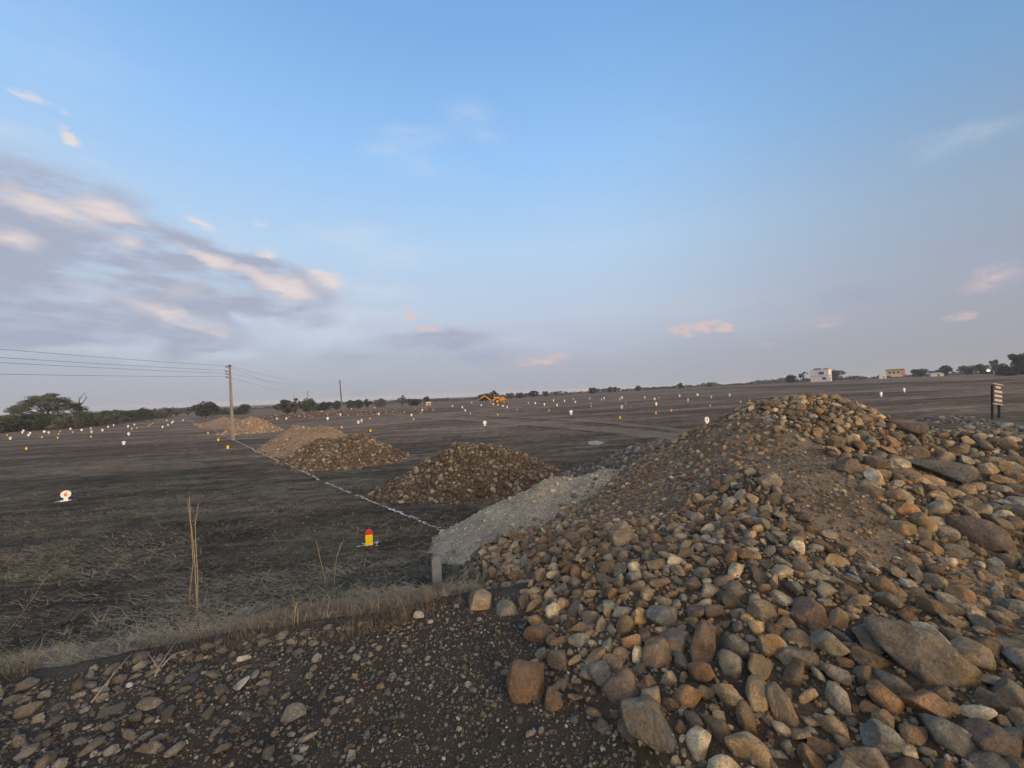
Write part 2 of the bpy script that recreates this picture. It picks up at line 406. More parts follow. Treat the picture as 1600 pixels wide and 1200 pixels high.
def field_mat(name, mode='field'):
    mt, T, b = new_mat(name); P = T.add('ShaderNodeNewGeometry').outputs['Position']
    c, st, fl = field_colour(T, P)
    if mode != 'field':
        a = T.add('ShaderNodeAttribute'); a.attribute_name = 'across'
        e = T.math('ADD', a.outputs['Fac'], T.math('MULTIPLY', T.math('SUBTRACT', T.noise(P, 0.6, 5, 0.65), 0.5), 1.8))
        f = T.math('MULTIPLY', T.mrange(e, 0.95, 0.25), T.mrange(a.outputs['Fac'], 1.0, 0.8))
        tgt = {'track': (0.235, 0.188, 0.145), 'verge': (0.24, 0.195, 0.13), 'red': (0.20, 0.105, 0.067), 'tan': (0.23, 0.165, 0.12), 'black': (0.055, 0.047, 0.042)}[mode]
        if mode == 'track':   # two wheel ruts
            rut = T.mrange(T.math('ABSOLUTE', T.math('SUBTRACT', a.outputs['Fac'], 0.45)), 0.2, 0.05)
            c = T.mix(T.math('MULTIPLY', f, 0.65), c, tgt)
            c = T.mix(T.math('MULTIPLY', T.math('MULTIPLY', rut, f), 0.35), c, (0.29, 0.235, 0.185))
        else:
            c = T.mix(T.math('MULTIPLY', f, 0.75), c, tgt)
    T.put(b.inputs['Base Color'], c); b.inputs['Roughness'].default_value = 0.95; b.inputs['Specular IOR Level'].default_value = 0.12
    bp = T.add('ShaderNodeBump'); bp.inputs['Strength'].default_value = 1.0; bp.inputs['Distance'].default_value = 0.12
    T.l.new(T.math('ADD', T.math('ADD', st, T.noise(P, 7, 6, 0.7)), T.math('MULTIPLY', fl, 0.4)), bp.inputs['Height'])
    T.l.new(bp.outputs[0], b.inputs['Normal'])
    return mt
def leaf_mat(name, a, bcol):
    mt, T, b = new_mat(name)
    g = T.add('ShaderNodeNewGeometry'); oi = T.add('ShaderNodeObjectInfo')
    n = T.noise(g.outputs['Position'], 0.9, 3, 0.6)
    f = T.math('ADD', T.math('MULTIPLY', T.mrange(n, 0.35, 0.65), 0.6), T.math('MULTIPLY', g.outputs['Random Per Island'], 0.4))
    c = T.mix(f, a, bcol)
    c = T.vmath('SCALE', c, scale=T.mrange(oi.outputs['Random'], 0, 1, 0.75, 1.25, smooth=False))
    T.put(b.inputs['Base Color'], c); b.inputs['Roughness'].default_value = 0.7; b.inputs['Specular IOR Level'].default_value = 0.2
    return mt

M = {}
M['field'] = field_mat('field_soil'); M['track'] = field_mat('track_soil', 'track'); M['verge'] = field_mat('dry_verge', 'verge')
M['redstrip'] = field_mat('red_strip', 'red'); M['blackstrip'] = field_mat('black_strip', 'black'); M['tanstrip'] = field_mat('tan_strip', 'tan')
M['shoulder'] = soil_mat('shoulder_soil', (0.038, 0.033, 0.027), (0.088, 0.076, 0.060), (0.22, 0.20, 0.165), 1.0, 1.2, (0.068, 0.053, 0.036))
M['moundsoil'] = soil_mat('mound_soil', (0.15, 0.108, 0.066), (0.31, 0.226, 0.145), (0.42, 0.34, 0.24), 1.2)
dusty_zone(M['moundsoil'])
M['rubsoil'] = soil_mat('rubble_soil', (0.10, 0.088, 0.07), (0.19, 0.168, 0.13), (0.30, 0.27, 0.22), 1.3)
M['greysoil'] = soil_mat('grey_gravel_soil', (0.27, 0.232, 0.17), (0.46, 0.40, 0.30), (0.55, 0.49, 0.38), 1.3)
M['pilesoil'] = soil_mat('pile_soil', (0.055, 0.040, 0.030), (0.11, 0.085, 0.06), (0.2, 0.16, 0.12), 1.0)
M['tansoil'] = soil_mat('tan_soil', (0.21, 0.142, 0.092), (0.33, 0.228, 0.15), (0.42, 0.32, 0.23), 0.5)
M['redsoil'] = soil_mat('red_soil', (0.095, 0.055, 0.038), (0.16, 0.095, 0.062), (0.28, 0.22, 0.17), 0.3)
PALM = [(0.155, 0.102, 0.056), (0.23, 0.158, 0.086), (0.15, 0.124, 0.084), (0.19, 0.108, 0.052), (0.20, 0.164, 0.108),
        (0.105, 0.074, 0.046), (0.28, 0.186, 0.096), (0.19, 0.146, 0.092), (0.34, 0.275, 0.175), (0.085, 0.070, 0.052), (0.145, 0.134, 0.105)]
M['rock'] = rock_mat('mound_stone', PALM, bright=1.45, dust=(0.25, 0.186, 0.112), dustamt=0.4, rust=(0.32, 0.165, 0.055), rustamt=0.8)
M['rockg'] = rock_mat('grey_stone', bright=1.25, pal=[(0.12, 0.105, 0.082), (0.155, 0.14, 0.112), (0.10, 0.08, 0.06), (0.085, 0.082, 0.075), (0.19, 0.17, 0.135),
                      (0.14, 0.108, 0.072), (0.065, 0.058, 0.052), (0.145, 0.125, 0.095), (0.26, 0.24, 0.20), (0.12, 0.098, 0.07)],
                      dust=(0.125, 0.112, 0.09), dustamt=0.45, rustamt=0.15)
M['crushed'] = rock_mat('crushed_gravel', [(0.40, 0.345, 0.25), (0.45, 0.39, 0.285), (0.33, 0.28, 0.20), (0.52, 0.455, 0.34)], dust=(0.42, 0.37, 0.28), dustamt=0.5, rustamt=0.1)
M['rock2'] = rock_mat('heap_stone', [(0.14, 0.105, 0.066), (0.19, 0.15, 0.10), (0.10, 0.07, 0.048), (0.27, 0.225, 0.155), (0.12, 0.085, 0.058), (0.085, 0.058, 0.042)],
                      dust=(0.2, 0.16, 0.115), dustamt=0.35, rustamt=0.4)
M['rock3'] = rock_mat('tan_stone', [(0.25, 0.19, 0.13), (0.32, 0.25, 0.18), (0.2, 0.15, 0.105), (0.36, 0.3, 0.22)], dustamt=0.2, rustamt=0.3, dust=(0.3, 0.22, 0.15))
M['clod'] = rock_mat('soil_clod', [(0.062, 0.054, 0.044), (0.085, 0.074, 0.06), (0.05, 0.044, 0.038), (0.11, 0.095, 0.075)], dust=(0.09, 0.078, 0.063), dustamt=0.3, rustamt=0)
M['pale'] = rock_mat('pale_stone', [(0.42, 0.39, 0.34), (0.33, 0.30, 0.26)], dust=(0.4, 0.36, 0.3), dustamt=0.3, rustamt=0.1)
M['straw'] = plain('straw', (0.30, 0.236, 0.142), 0.8, 0.3, 3)
M['strawg'] = plain('weathered_straw', (0.18, 0.155, 0.108), 0.8, 0.35, 3)
M['stalk'] = plain('dry_stalk', (0.30, 0.24, 0.15), 0.8, 0.2, 20)
M['brush'] = plain('brown_grass', (0.155, 0.118, 0.078), 0.85, 0.35, 4)
M['greengrass'] = plain('green_grass', (0.075, 0.082, 0.04), 0.8, 0.35, 4)
M['twig'] = plain('grey_twig', (0.24, 0.21, 0.165), 0.8, 0.2, 20)
M['chalk'] = plain('chalk_powder', (0.52, 0.52, 0.52), 0.95, 0.2, 20, objc=False)
M['chalkpale'] = plain('faded_chalk', (0.30, 0.285, 0.25), 0.95, 0.2, 8, objc=False)
M['white'] = plain('white_paint', (0.78, 0.76, 0.74), 0.6, 0.06, 15, bump=0.1)
M['redp'] = plain('red_paint', (0.58, 0.035, 0.03), 0.55, 0.12, 20)
M['yellowp'] = plain('yellow_paint', (0.80, 0.60, 0.015), 0.55, 0.08, 20)
M['concrete'] = plain('grey_concrete', (0.125, 0.14, 0.155), 0.85, 0.18, 9, bump=0.4)
M['pole'] = plain('pole_concrete', (0.23, 0.195, 0.175), 0.9, 0.15, 2, bump=0.2)
M['poledark'] = plain('dark_pole', (0.12, 0.105, 0.10), 0.9, 0.2, 2)
M['iron'] = plain('dark_iron', (0.035, 0.032, 0.032), 0.6, 0.2, 10, metal=0.3)
M['wire'] = plain('aluminium_wire', (0.12, 0.12, 0.13), 0.6, 0.1, 1)
M['ceramic'] = plain('brown_ceramic', (0.10, 0.06, 0.045), 0.3, 0.1, 10)
M['bark'] = plain('bark', (0.075, 0.062, 0.052), 0.95, 0.3, 3, bump=0.5)
M['deadbark'] = plain('charred_bark', (0.045, 0.036, 0.034), 0.95, 0.3, 3, bump=0.5)
M['leafdark'] = leaf_mat('leaf_dark', (0.022, 0.032, 0.022), (0.055, 0.072, 0.045))
M['leafmid'] = leaf_mat('leaf_mid', (0.036, 0.050, 0.026), (0.090, 0.108, 0.058))
M['leafolive'] = leaf_mat('leaf_olive', (0.048, 0.056, 0.034), (0.12, 0.125, 0.080))
M['leafbrown'] = leaf_mat('leaf_brown', (0.072, 0.058, 0.048), (0.13, 0.108, 0.088))

# ------------------------------------------------------------------ ground, shoulder, strips
n = 560
t = np.linspace(-1, 1, n); xs = 2.2 * np.sinh(7.6 * t)
t = np.linspace(-0.32, 1, 400); ys = 6 + 2.2 * np.sinh(7.6 * t)
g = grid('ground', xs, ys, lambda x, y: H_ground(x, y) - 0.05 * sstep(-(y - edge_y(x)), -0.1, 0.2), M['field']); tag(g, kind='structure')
shoulder = grid('road_shoulder', np.arange(-8, 7.01, 0.04), np.arange(-3, 6.6, 0.04), H_shoulder, M['shoulder'],
                keep=lambda X, Y, Z: (Y - edge_y(X)) * 0.95 < 0.6)
tag(shoulder, kind='structure')

def strip(name, pts, widths, mat, dz=0.006, world=False, kind='structure', n=160):
    W = [p if world else unproj(*p) for p in pts]
    W = np.array([(p[0], p[1]) for p in W]); d = np.r_[0, np.cumsum(np.hypot(*np.diff(W, axis=0).T))]
    tt = np.linspace(0, d[-1], n); X = np.interp(tt, d, W[:, 0]); Y = np.interp(tt, d, W[:, 1]); w = np.interp(tt, d, widths)
    k = 9; X = np.convolve(np.pad(X, k // 2, 'edge'), np.ones(k) / k, 'valid'); Y = np.convolve(np.pad(Y, k // 2, 'edge'), np.ones(k) / k, 'valid')
    tx = np.gradient(X); ty = np.gradient(Y); l = np.hypot(tx, ty) + 1e-9; nx, ny = -ty / l, tx / l
    c = 15; a = np.linspace(-1, 1, c)
    PX = X[:, None] + nx[:, None] * a * w[:, None] / 2; PY = Y[:, None] + ny[:, None] * a * w[:, None] / 2
    PZ = H_ground(PX, PY) + dz * (1 + Y[:, None] / 15)
    V = np.stack([PX.ravel(), PY.ravel(), PZ.ravel()], 1); I = np.arange(n * c).reshape(n, c)
    Q = np.stack([I[:-1, :-1].ravel(), I[1:, :-1].ravel(), I[1:, 1:].ravel(), I[:-1, 1:].ravel()], 1)
    me = mesh_np(name, V, Q, mat, True)
    at_ = me.attributes.new('across', 'FLOAT', 'POINT'); at_.data.foreach_set('value', np.tile(np.abs(a), n).astype(np.float32))
    o = obj(name, me); tag(o, kind=kind); return o
strip('dirt_track', [(560, 641), (640, 650), (720, 655), (800, 660), (900, 667), (1000, 675), (1100, 689), (1180, 703)], [3.4] * 8, M['track'])
strip('dirt_track', [(720, 648), (860, 655), (960, 661), (1050, 671), (1120, 680)], [1.6] * 5, M['track'], dz=0.009)
strip('grass_verge', [(1180, 613), (1280, 613), (1400, 612), (1500, 609), (1640, 601)], [5, 5, 4, 4, 4], M['verge'])
strip('grass_verge', [(860, 617), (960, 614.5), (1060, 611), (1160, 608)], [7, 7, 7, 6], M['tanstrip'])
strip('grass_verge', [(800, 620), (900, 621), (1000, 620.5), (1100, 618.5), (1190, 617)], [2.5] * 5, M['tanstrip'])
strip('burnt_strip', [(1100, 607), (1230, 604), (1400, 600), (1600, 594)], [26, 24, 22, 20], M['blackstrip'])
strip('red_earth_strip', [(420, 650), (520, 645), (620, 641), (700, 638), (800, 631), (900, 625)], [10, 12, 12, 10, 7, 4], M['redstrip'])
strip('red_earth_strip', [(60, 672), (180, 662), (290, 654), (400, 650)], [8, 8, 8, 8], M['redstrip'])

# ------------------------------------------------------------------ stones
def rock_proto(sub, seed, cuts=9, ax=(1, 0.8, 0.62), rough=0.07, angular=1.0):
    r = np.random.default_rng(seed); bm = bmesh.new(); bmesh.ops.create_icosphere(bm, subdivisions=sub, radius=1)
    V = np.array([v.co[:] for v in bm.verts]); Fc = np.array([[v.index for v in f.verts] for f in bm.faces]); bm.free()
    V = V * np.array((1.0, r.uniform(0.75, 1), r.uniform(0.7, 1)))
    for _ in range(cuts):
        nrm = r.normal(size=3); nrm /= np.linalg.norm(nrm); d = r.uniform(0.42, 0.80)
        o = np.maximum(V @ nrm - d, 0); V = V - o[:, None] * nrm * angular
    nn = np.zeros(len(V))
    for k in range(7):
        w = r.normal(size=3) * (1.2 + 0.75 * k); nn += np.sin(V @ w + r.uniform(0, 6)) / (1 + 0.8 * k)
    V = V * (1 + rough * nn * 0.6)[:, None]
    if sub >= 3:
        hf = np.zeros(len(V))
        for k in range(12):
            w = r.normal(size=3) * (4 + 1.1 * k); hf += np.sin(V @ w + r.uniform(0, 6)) * np.sin(V @ (w[::-1] * 0.7) + 1)
        V = V * (1 + 0.0075 * hf)[:, None]
    V = V * np.array(ax) * r.uniform(0.85, 1.15, 3)
    V /= np.abs(V).max()
    return V, Fc
RK3 = [rock_proto(4 if k < 6 else 3, 100 + k, cuts=rnd.choice([9, 12, 15, 20]), ax=(1, rnd.uniform(0.62, 0.9), rnd.uniform(0.45, 0.75)), rough=rnd.uniform(0.05, 0.11), angular=rnd.choice([0.9, 1.0, 1.0])) for k in range(24)]
RKB = [rock_proto(4, 500 + k, cuts=rnd.choice([8, 11, 14]), ax=(1, rnd.uniform(0.7, 0.9), rnd.uniform(0.6, 0.85)), rough=rnd.uniform(0.06, 0.10), angular=1.0) for k in range(8)]
RK2 = [rock_proto(2, 200 + k, cuts=rnd.choice([9, 12, 16]), ax=(1, rnd.uniform(0.62, 0.9), rnd.uniform(0.45, 0.75)), rough=0.07, angular=0.9) for k in range(16)]
RK1 = [rock_proto(1, 300 + k, cuts=8, ax=(1, rnd.uniform(0.6, 0.9), rnd.uniform(0.5, 0.75)), rough=0.12, angular=0.8) for k in range(10)]
def ico0(seed):
    r = np.random.default_rng(seed); bm = bmesh.new(); bmesh.ops.create_icosphere(bm, subdivisions=1, radius=1)
    V = np.array([v.co[:] for v in bm.verts])[:12]; bm.free()
    bm = bmesh.new(); bmesh.ops.create_cube(bm, size=1.2)
    V = np.array([v.co[:] for v in bm.verts]); Fc = np.array([[v.index for v in f.verts] for f in bm.faces]); bm.free()
    T_ = np.concatenate([Fc[:, [0, 1, 2]], Fc[:, [0, 2, 3]]])
    V = V + r.uniform(-0.28, 0.28, V.shape); V *= np.array((1, 0.8, 0.6)); V /= np.abs(V).max()
    return V, T_
RK0 = [ico0(400 + k) for k in range(12)]

def ico20(seed):
    r = np.random.default_rng(seed); bm = bmesh.new(); bmesh.ops.create_icosphere(bm, subdivisions=1, radius=1)
    V = np.array([v.co[:] for v in bm.verts]); bm.free()
    g_ = (1 + 5 ** 0.5) / 2; V = np.array([(-1, g_, 0), (1, g_, 0), (-1, -g_, 0), (1, -g_, 0), (0, -1, g_), (0, 1, g_), (0, -1, -g_), (0, 1, -g_), (g_, 0, -1), (g_, 0, 1), (-g_, 0, -1), (-g_, 0, 1)]) / 1.9
    F_ = np.array([(0, 11, 5), (0, 5, 1), (0, 1, 7), (0, 7, 10), (0, 10, 11), (1, 5, 9), (5, 11, 4), (11, 10, 2), (10, 7, 6), (7, 1, 8), (3, 9, 4), (3, 4, 2), (3, 2, 6), (3, 6, 8), (3, 8, 9), (4, 9, 5), (2, 4, 11), (6, 2, 10), (8, 6, 7), (9, 8, 1)])
    V = V * r.uniform(0.75, 1.2, (12, 1)) * np.array((1, 0.82, 0.65)); V /= np.abs(V).max(); return V, F_
RKC = [ico20(450 + k) for k in range(12)]
def outline_rock(poly, seed, ridge=0.0):
    """a boulder with a given face outline (x to the right, y down) rounded over towards front and back"""
    r = np.random.default_rng(seed); A = np.array(poly, float); A -= (A.max(0) + A.min(0)) / 2; A /= (A.max(0) - A.min(0)) / 2; A[:, 1] *= -1
    bm = bmesh.new(); rings = []
    for (sc_, d) in ((0.55, -0.62), (0.88, -0.45), (1.0, -0.05), (0.93, 0.38), (0.62, 0.62)):
        rings.append([bm.verts.new((a * sc_ * r.uniform(0.96, 1.04) + ridge * d, d * 1.0 + 0.05 * r.normal(), b_ * sc_ * r.uniform(0.96, 1.04))) for a, b_ in A])
    n_ = len(A)
    for P_, Q_ in zip(rings, rings[1:]):
        for k in range(n_): bm.faces.new((P_[k], P_[(k + 1) % n_], Q_[(k + 1) % n_], Q_[k]))
    for rg, d in ((rings[0], -0.68), (rings[-1], 0.68)):
        c = bm.verts.new((0.05, d, 0.05))
        for k in range(n_): bm.faces.new((rg[k], rg[(k + 1) % n_], c))
    bmesh.ops.recalc_face_normals(bm, faces=bm.faces); bmesh.ops.triangulate(bm, faces=bm.faces); bmesh.ops.subdivide_edges(bm, edges=bm.edges, cuts=3, use_grid_fill=True)
    bmesh.ops.smooth_vert(bm, verts=bm.verts, factor=0.5, use_axis_x=True, use_axis_y=True, use_axis_z=True)
    bmesh.ops.triangulate(bm, faces=bm.faces); V = np.array([v.co[:] for v in bm.verts]); bm.verts.index_update(); F_ = np.array([[v.index for v in f.verts] for f in bm.faces]); bm.free()
    nn = np.zeros(len(V))
    for k in range(16):
        w = r.normal(size=3) * (1.5 + 0.9 * k); nn += np.sin(V @ w + r.uniform(0, 6)) / (1 + 0.35 * k)
    return V * (1 + 0.028 * nn)[:, None], F_
def quat_rand(N, r, tilt=0.45, nrm=None):
    """rotations: spin about the surface normal plus a random tilt"""
    sp = r.uniform(0, 2 * np.pi, N); ax = r.normal(size=(N, 3)); ax /= np.linalg.norm(ax, axis=1)[:, None]
    an = np.abs(r.normal(0, tilt, N)); out = np.zeros((N, 3, 3))
    c, s = np.cos(sp), np.sin(sp); Z = np.zeros(N); O = np.ones(N)
    Rz = np.stack([np.stack([c, -s, Z], 1), np.stack([s, c, Z], 1), np.stack([Z, Z, O], 1)], 1)
    K = np.zeros((N, 3, 3)); K[:, 0, 1] = -ax[:, 2]; K[:, 0, 2] = ax[:, 1]; K[:, 1, 0] = ax[:, 2]; K[:, 1, 2] = -ax[:, 0]; K[:, 2, 0] = -ax[:, 1]; K[:, 2, 1] = ax[:, 0]
    I3 = np.eye(3)[None]; Rt = I3 + np.sin(an)[:, None, None] * K + (1 - np.cos(an))[:, None, None] * (K @ K)
    Rm = Rt @ Rz
    if nrm is not None:      # tilt to the slope
        a = np.cross(np.array((0, 0, 1.0))[None], nrm); s_ = np.linalg.norm(a, axis=1) + 1e-9; a = a / s_[:, None]; th = np.arcsin(np.clip(s_, 0, 1))
        K[:, 0, 1] = -a[:, 2]; K[:, 0, 2] = a[:, 1]; K[:, 1, 0] = a[:, 2]; K[:, 1, 2] = -a[:, 0]; K[:, 2, 0] = -a[:, 1]; K[:, 2, 1] = a[:, 0]
        K[:, [0, 1, 2], [0, 1, 2]] = 0
        Rn = I3 + np.sin(th)[:, None, None] * K + (1 - np.cos(th))[:, None, None] * (K @ K); Rm = Rn @ Rm
    return Rm
def joined(name, pos, rot, scl, protos, mat, parent=None, origin=(0, 0, 0), smooth=True, r=rng):
    pos = np.asarray(pos) - np.array(origin); Vs, Fs, o = [], [], 0
    idx = r.integers(0, len(protos), len(pos))
    for k, (pv, pf) in enumerate(protos):
        s = np.where(idx == k)[0]
        if not len(s): continue
        v = np.einsum('nij,vj->nvi', rot[s], pv) * scl[s][:, None, None] + pos[s][:, None, :]
        f = pf[None] + (np.arange(len(s)) * len(pv))[:, None, None] + o
        Vs.append(v.reshape(-1, 3)); Fs.append(f.reshape(-1, 3)); o += len(s) * len(pv)
    ob = obj(name, mesh_np(name, np.concatenate(Vs), np.concatenate(Fs), mat, smooth), parent)
    tag(ob, kind='stuff'); return ob
_pc = {}
def proto_mesh(k, mat):
    src = RKB[k - 100] if k >= 100 else RK3[k]
    if (k, mat.name) not in _pc: _pc[(k, mat.name)] = mesh_np('stone', src[0], src[1], mat, True)
    return _pc[(k, mat.name)]
def stone_obj(name, k, pos, rm, s, mat, parent=None, origin=(0, 0, 0)):
    o = bpy.data.objects.new(name, proto_mesh(k, mat))
    o.location = Vector(pos) - Vector(origin); o.rotation_mode = 'QUATERNION'; o.rotation_quaternion = Matrix(rm.tolist()).to_quaternion()
    o.scale = s if isinstance(s, (tuple, list)) else (s, s, s)
    return link(o, parent)
def normals(H, x, y, e=0.06):
    nx = -(H(x + e, y) - H(x - e, y)) / (2 * e); ny = -(H(x, y + e) - H(x, y - e)) / (2 * e)
    nn = np.stack([nx, ny, np.ones_like(nx)], 1); return nn / np.linalg.norm(nn, axis=1)[:, None]
def pack(n, xr, yr, size_fn, mask_fn, seed, tight=0.8, fixed=()):
    """dart throwing, big ones first: returns x, y, r"""
    r = np.random.default_rng(seed); x = r.uniform(*xr, n); y = r.uniform(*yr, n)
    k = mask_fn(x, y); x, y = x[k], y[k]; rad = size_fn(x, y, r.random(len(x)))
    o = np.argsort(-rad); x, y, rad = x[o], y[o], rad[o]; cell = 0.25; G = {}; out = []
    def add(X, Y, q): G.setdefault((int(X // cell), int(Y // cell)), []).append((X, Y, q))
    for f in fixed: add(*f)
    for X, Y, q in zip(x.tolist(), y.tolist(), rad.tolist()):
        ok = True; cx, cy = int(X // cell), int(Y // cell)
        for a in (-2, -1, 0, 1, 2):
            for b in (-2, -1, 0, 1, 2):
                for (X2, Y2, q2) in G.get((cx + a, cy + b), ()):
                    if (X - X2) ** 2 + (Y - Y2) ** 2 < (tight * (q + q2)) ** 2: ok = False; break
                if not ok: break
            if not ok: break
        if ok: add(X, Y, q); out.append((X, Y, q))
    return np.array(out)

def cones(x, y, L, k=0.10):
    """smooth union of rounded cones (x, y, top, slope, tip radius)"""
    z = None
    for (cx, cy, top, sl, r0) in L:
        d = np.hypot(x - cx, y - cy); c = top - sl * (np.sqrt(d * d + r0 * r0) - r0)
        z = c if z is None else (lambda a, b: np.maximum(a, b) + np.maximum(k - np.abs(a - b), 0) ** 2 / (4 * k))(z, c)
    return z
MOUND = [(4.1, 5.8, 2.50, 0.60, 0.6), (3.2, 4.3, 1.90, 0.52, 0.6), (5.5, 4.9, 1.98, 0.42, 0.7), (2.0, 3.15, 1.47, 0.31, 0.5),
         (4.6, 3.3, 1.60, 0.34, 0.6), (1.1, 4.1, 1.24, 0.44, 0.4), (3.2, 2.0, 1.36, 0.28, 0.5), (1.3, 2.3, 1.12, 0.25, 0.4), (0.1, 4.9, 0.78, 0.40, 0.4)]
def H_mound(x, y):
    foot = np.interp(y, [0, 1.3, 1.8, 2.4, 3.0, 3.7, 5.3, 7.0], [1.5, 0.85, 0.40, 0.05, -0.12, -0.46, -0.75, 0.3]) + 0.08 * vnoise(y * 2.3, y * 0 + 4.4)
    cut = np.maximum(foot + 0.30 - x, 0)
    return cones(x, y, MOUND, 0.25) + 0.06 * fbm(x, y, 0.9, 4) + 0.008 * fbm(x, y, 8, 2) - 0.95 * cut ** 1.15
GRAVEL = [(1.70, 7.1, 1.28, 0.50, 0.35), (0.75, 7.35, 1.08, 0.53, 0.3), (0.05, 7.6, 0.74, 0.58, 0.2)]
def H_gravel(x, y): return cones(x, y, GRAVEL, 0.15) + 0.06 * fbm(x, y, 1.3, 4) + 0.008 * fbm(x, y, 12, 2)
def H_back(x, y): return cones(x, y, [(3.7, 9.6, 1.45, 0.45, 0.6), (2.6, 9.0, 0.85, 0.45, 0.4)], 0.2) + 0.05 * fbm(x, y, 1.2, 3)
def H_rgrav(x, y): return cones(x, y, [(8.3, 7.7, 1.92, 0.42, 0.8), (10.0, 7.9, 1.55, 0.42, 0.8), (6.7, 7.0, 1.80, 0.46, 0.6)], 0.2) + 0.04 * fbm(x, y, 1.2, 3)
def H_all(x, y): return np.maximum.reduce([H_ground(x, y), H_mound(x, y), H_gravel(x, y), H_back(x, y), H_rgrav(x, y)])

def inpoly(px, py, poly):
    r = np.zeros(px.shape, bool); n_ = len(poly)
    for i in range(n_):
        x1, y1 = poly[i]; x2, y2 = poly[(i + 1) % n_]
        c = ((y1 > py) != (y2 > py)) & (px < (x2 - x1) * (py - y1) / (y2 - y1 + 1e-9) + x1); r ^= c
    return r
def to_pix(x, y, z):
    P = np.stack([x, y, z], 1); return pix(P)

# the great stone mound
mroot = empty('stone_mound', (3.5, 4.5, 0.95))
tag(mroot, 'large brown mound of mixed cobbles and earth filling the right foreground', 'stone heap')
O = tuple(mroot.location)
core = grid('soil_core', np.arange(-1.5, 11, 0.04), np.arange(0.3, 11.5, 0.04), H_mound, M['moundsoil'],
     keep=lambda X, Y, Z: Z > np.maximum(H_ground(X, Y), -9) - 0.12, parent=mroot, origin=O)
# boulders one would name singly: centre pixel, width px, height px, label, tone
tones = {
 'tan': rock_mat('boulder_tan', bright=1.3, pal=[(0.24, 0.19, 0.13)], dust=(0.28, 0.215, 0.14), dustamt=0.5, rust=(0.42, 0.25, 0.10), rustamt=0.9, ns=0.5, minrust=0.75),
 'rust': rock_mat('boulder_rust', bright=1.3, pal=[(0.16, 0.108, 0.07)], dust=(0.21, 0.15, 0.10), dustamt=0.5, rust=(0.27, 0.135, 0.06), rustamt=0.9, ns=0.6, minrust=0.75),
 'brown': rock_mat('boulder_brown', bright=1.3, pal=[(0.12, 0.088, 0.064)], dust=(0.17, 0.13, 0.09), dustamt=0.6, rust=(0.2, 0.1, 0.05), rustamt=0.6, ns=0.6, minrust=0.75),
 'grey': rock_mat('boulder_grey', bright=1.3, pal=[(0.165, 0.155, 0.125)], dust=(0.2, 0.175, 0.13), dustamt=0.5, rust=(0.26, 0.16, 0.07), rustamt=0.7, ns=0.6, minrust=0.75),
 'dark': rock_mat('boulder_dark', [(0.07, 0.052, 0.045)], dust=(0.1, 0.08, 0.06), dustamt=0.4, rustamt=0.2, ns=0.6)}
BOULD = [
 (1438, 1030, 152, 110, -28, 'tan', 'widest tan boulder with a grey top, low on the right of the mound'),
 (1532, 836, 92, 66, -18, 'brown', 'brown boulder near the right frame edge with a rusty right face'),
 (822, 1082, 62, 66, 0, 'rust', 'square reddish brown block standing alone at the left foot of the mound'),
 (866, 1109, 30, 48, 5, 'rust', 'small rusty upright stone touching the square block at the mound foot'),
 (1024, 1150, 118, 84, -48, 'grey', 'pointed pale grey slab at the bottom edge of the frame below the cobbles'),
 (1464, 738, 96, 40, -8, 'grey', 'long flat grey brown slab lying high on the right of the mound'),
 (1330, 731, 40, 36, 0, 'rust', 'round orange brown boulder beside a squarish one near the mound top'),
 (1366, 727, 34, 34, 0, 'brown', 'squarish brown boulder right of the round orange one near the mound top'),
 (1420, 670, 56, 34, -10, 'brown', 'topmost dark brown boulder right of the mound summit'),
 (1203, 755, 33, 34, 0, 'tan', 'orange tan boulder sitting where the fine gravel meets the cobbles'),
 (1101, 1013, 42, 72, -70, 'rust', 'tall reddish brown oblong stone leaning upright amid the lower cobbles'),
 (1264, 960, 56, 50, -12, 'rust', 'rounded rust brown boulder in the middle of the cobble slope'),
 (1226, 1110, 50, 74, -58, 'tan', 'leaf shaped tan stone standing point up near the bottom of the frame'),
 (1382, 1158, 76, 68, -30, 'grey', 'smooth grey tan boulder at the bottom of the frame right of the leaf shaped stone'),
 (1560, 1165, 92, 80, -25, 'brown', 'big brown boulder in the lower right corner of the frame'),
 (1580, 1090, 70, 60, -40, 'tan', 'sloping tan slab above the boulder in the lower right corner'),
 (1310, 1060, 44, 30, -8, 'tan', 'flat tan stone lying left of the widest boulder'),
 (970, 838, 34, 46, 0, 'tan', 'tan stone with an orange cap high on the left flank of the cobbles'),
 (746, 945, 40, 46, 0, 'tan', 'pale tan boulder at the far left end of the mound foot'),
 (790, 955, 34, 30, 0, 'grey', 'rounded stone just right of the pale boulder at the left end of the mound foot'),
 (846, 997, 54, 32, 0, 'rust', 'long rust brown stone on the left edge of the cobbles'),
 (1192, 955, 50, 42, -8, 'tan', 'flat faced brown slab left of the rounded rust boulder'),
 (1040, 965, 50, 34, -10, 'grey', 'olive grey boulder left of the slope centre'),
 (971, 1076, 64, 56, 35, 'brown', 'large dark brown rust stained stone above the pointed slab'),
 (943, 1060, 34, 42, 20, 'grey', 'rounded grey stone left of the rust stained one at the mound foot'),
 (458, 1125, 46, 46, 30, 'grey', 'big flat olive stone lying alone on the dark road shoulder'),
]
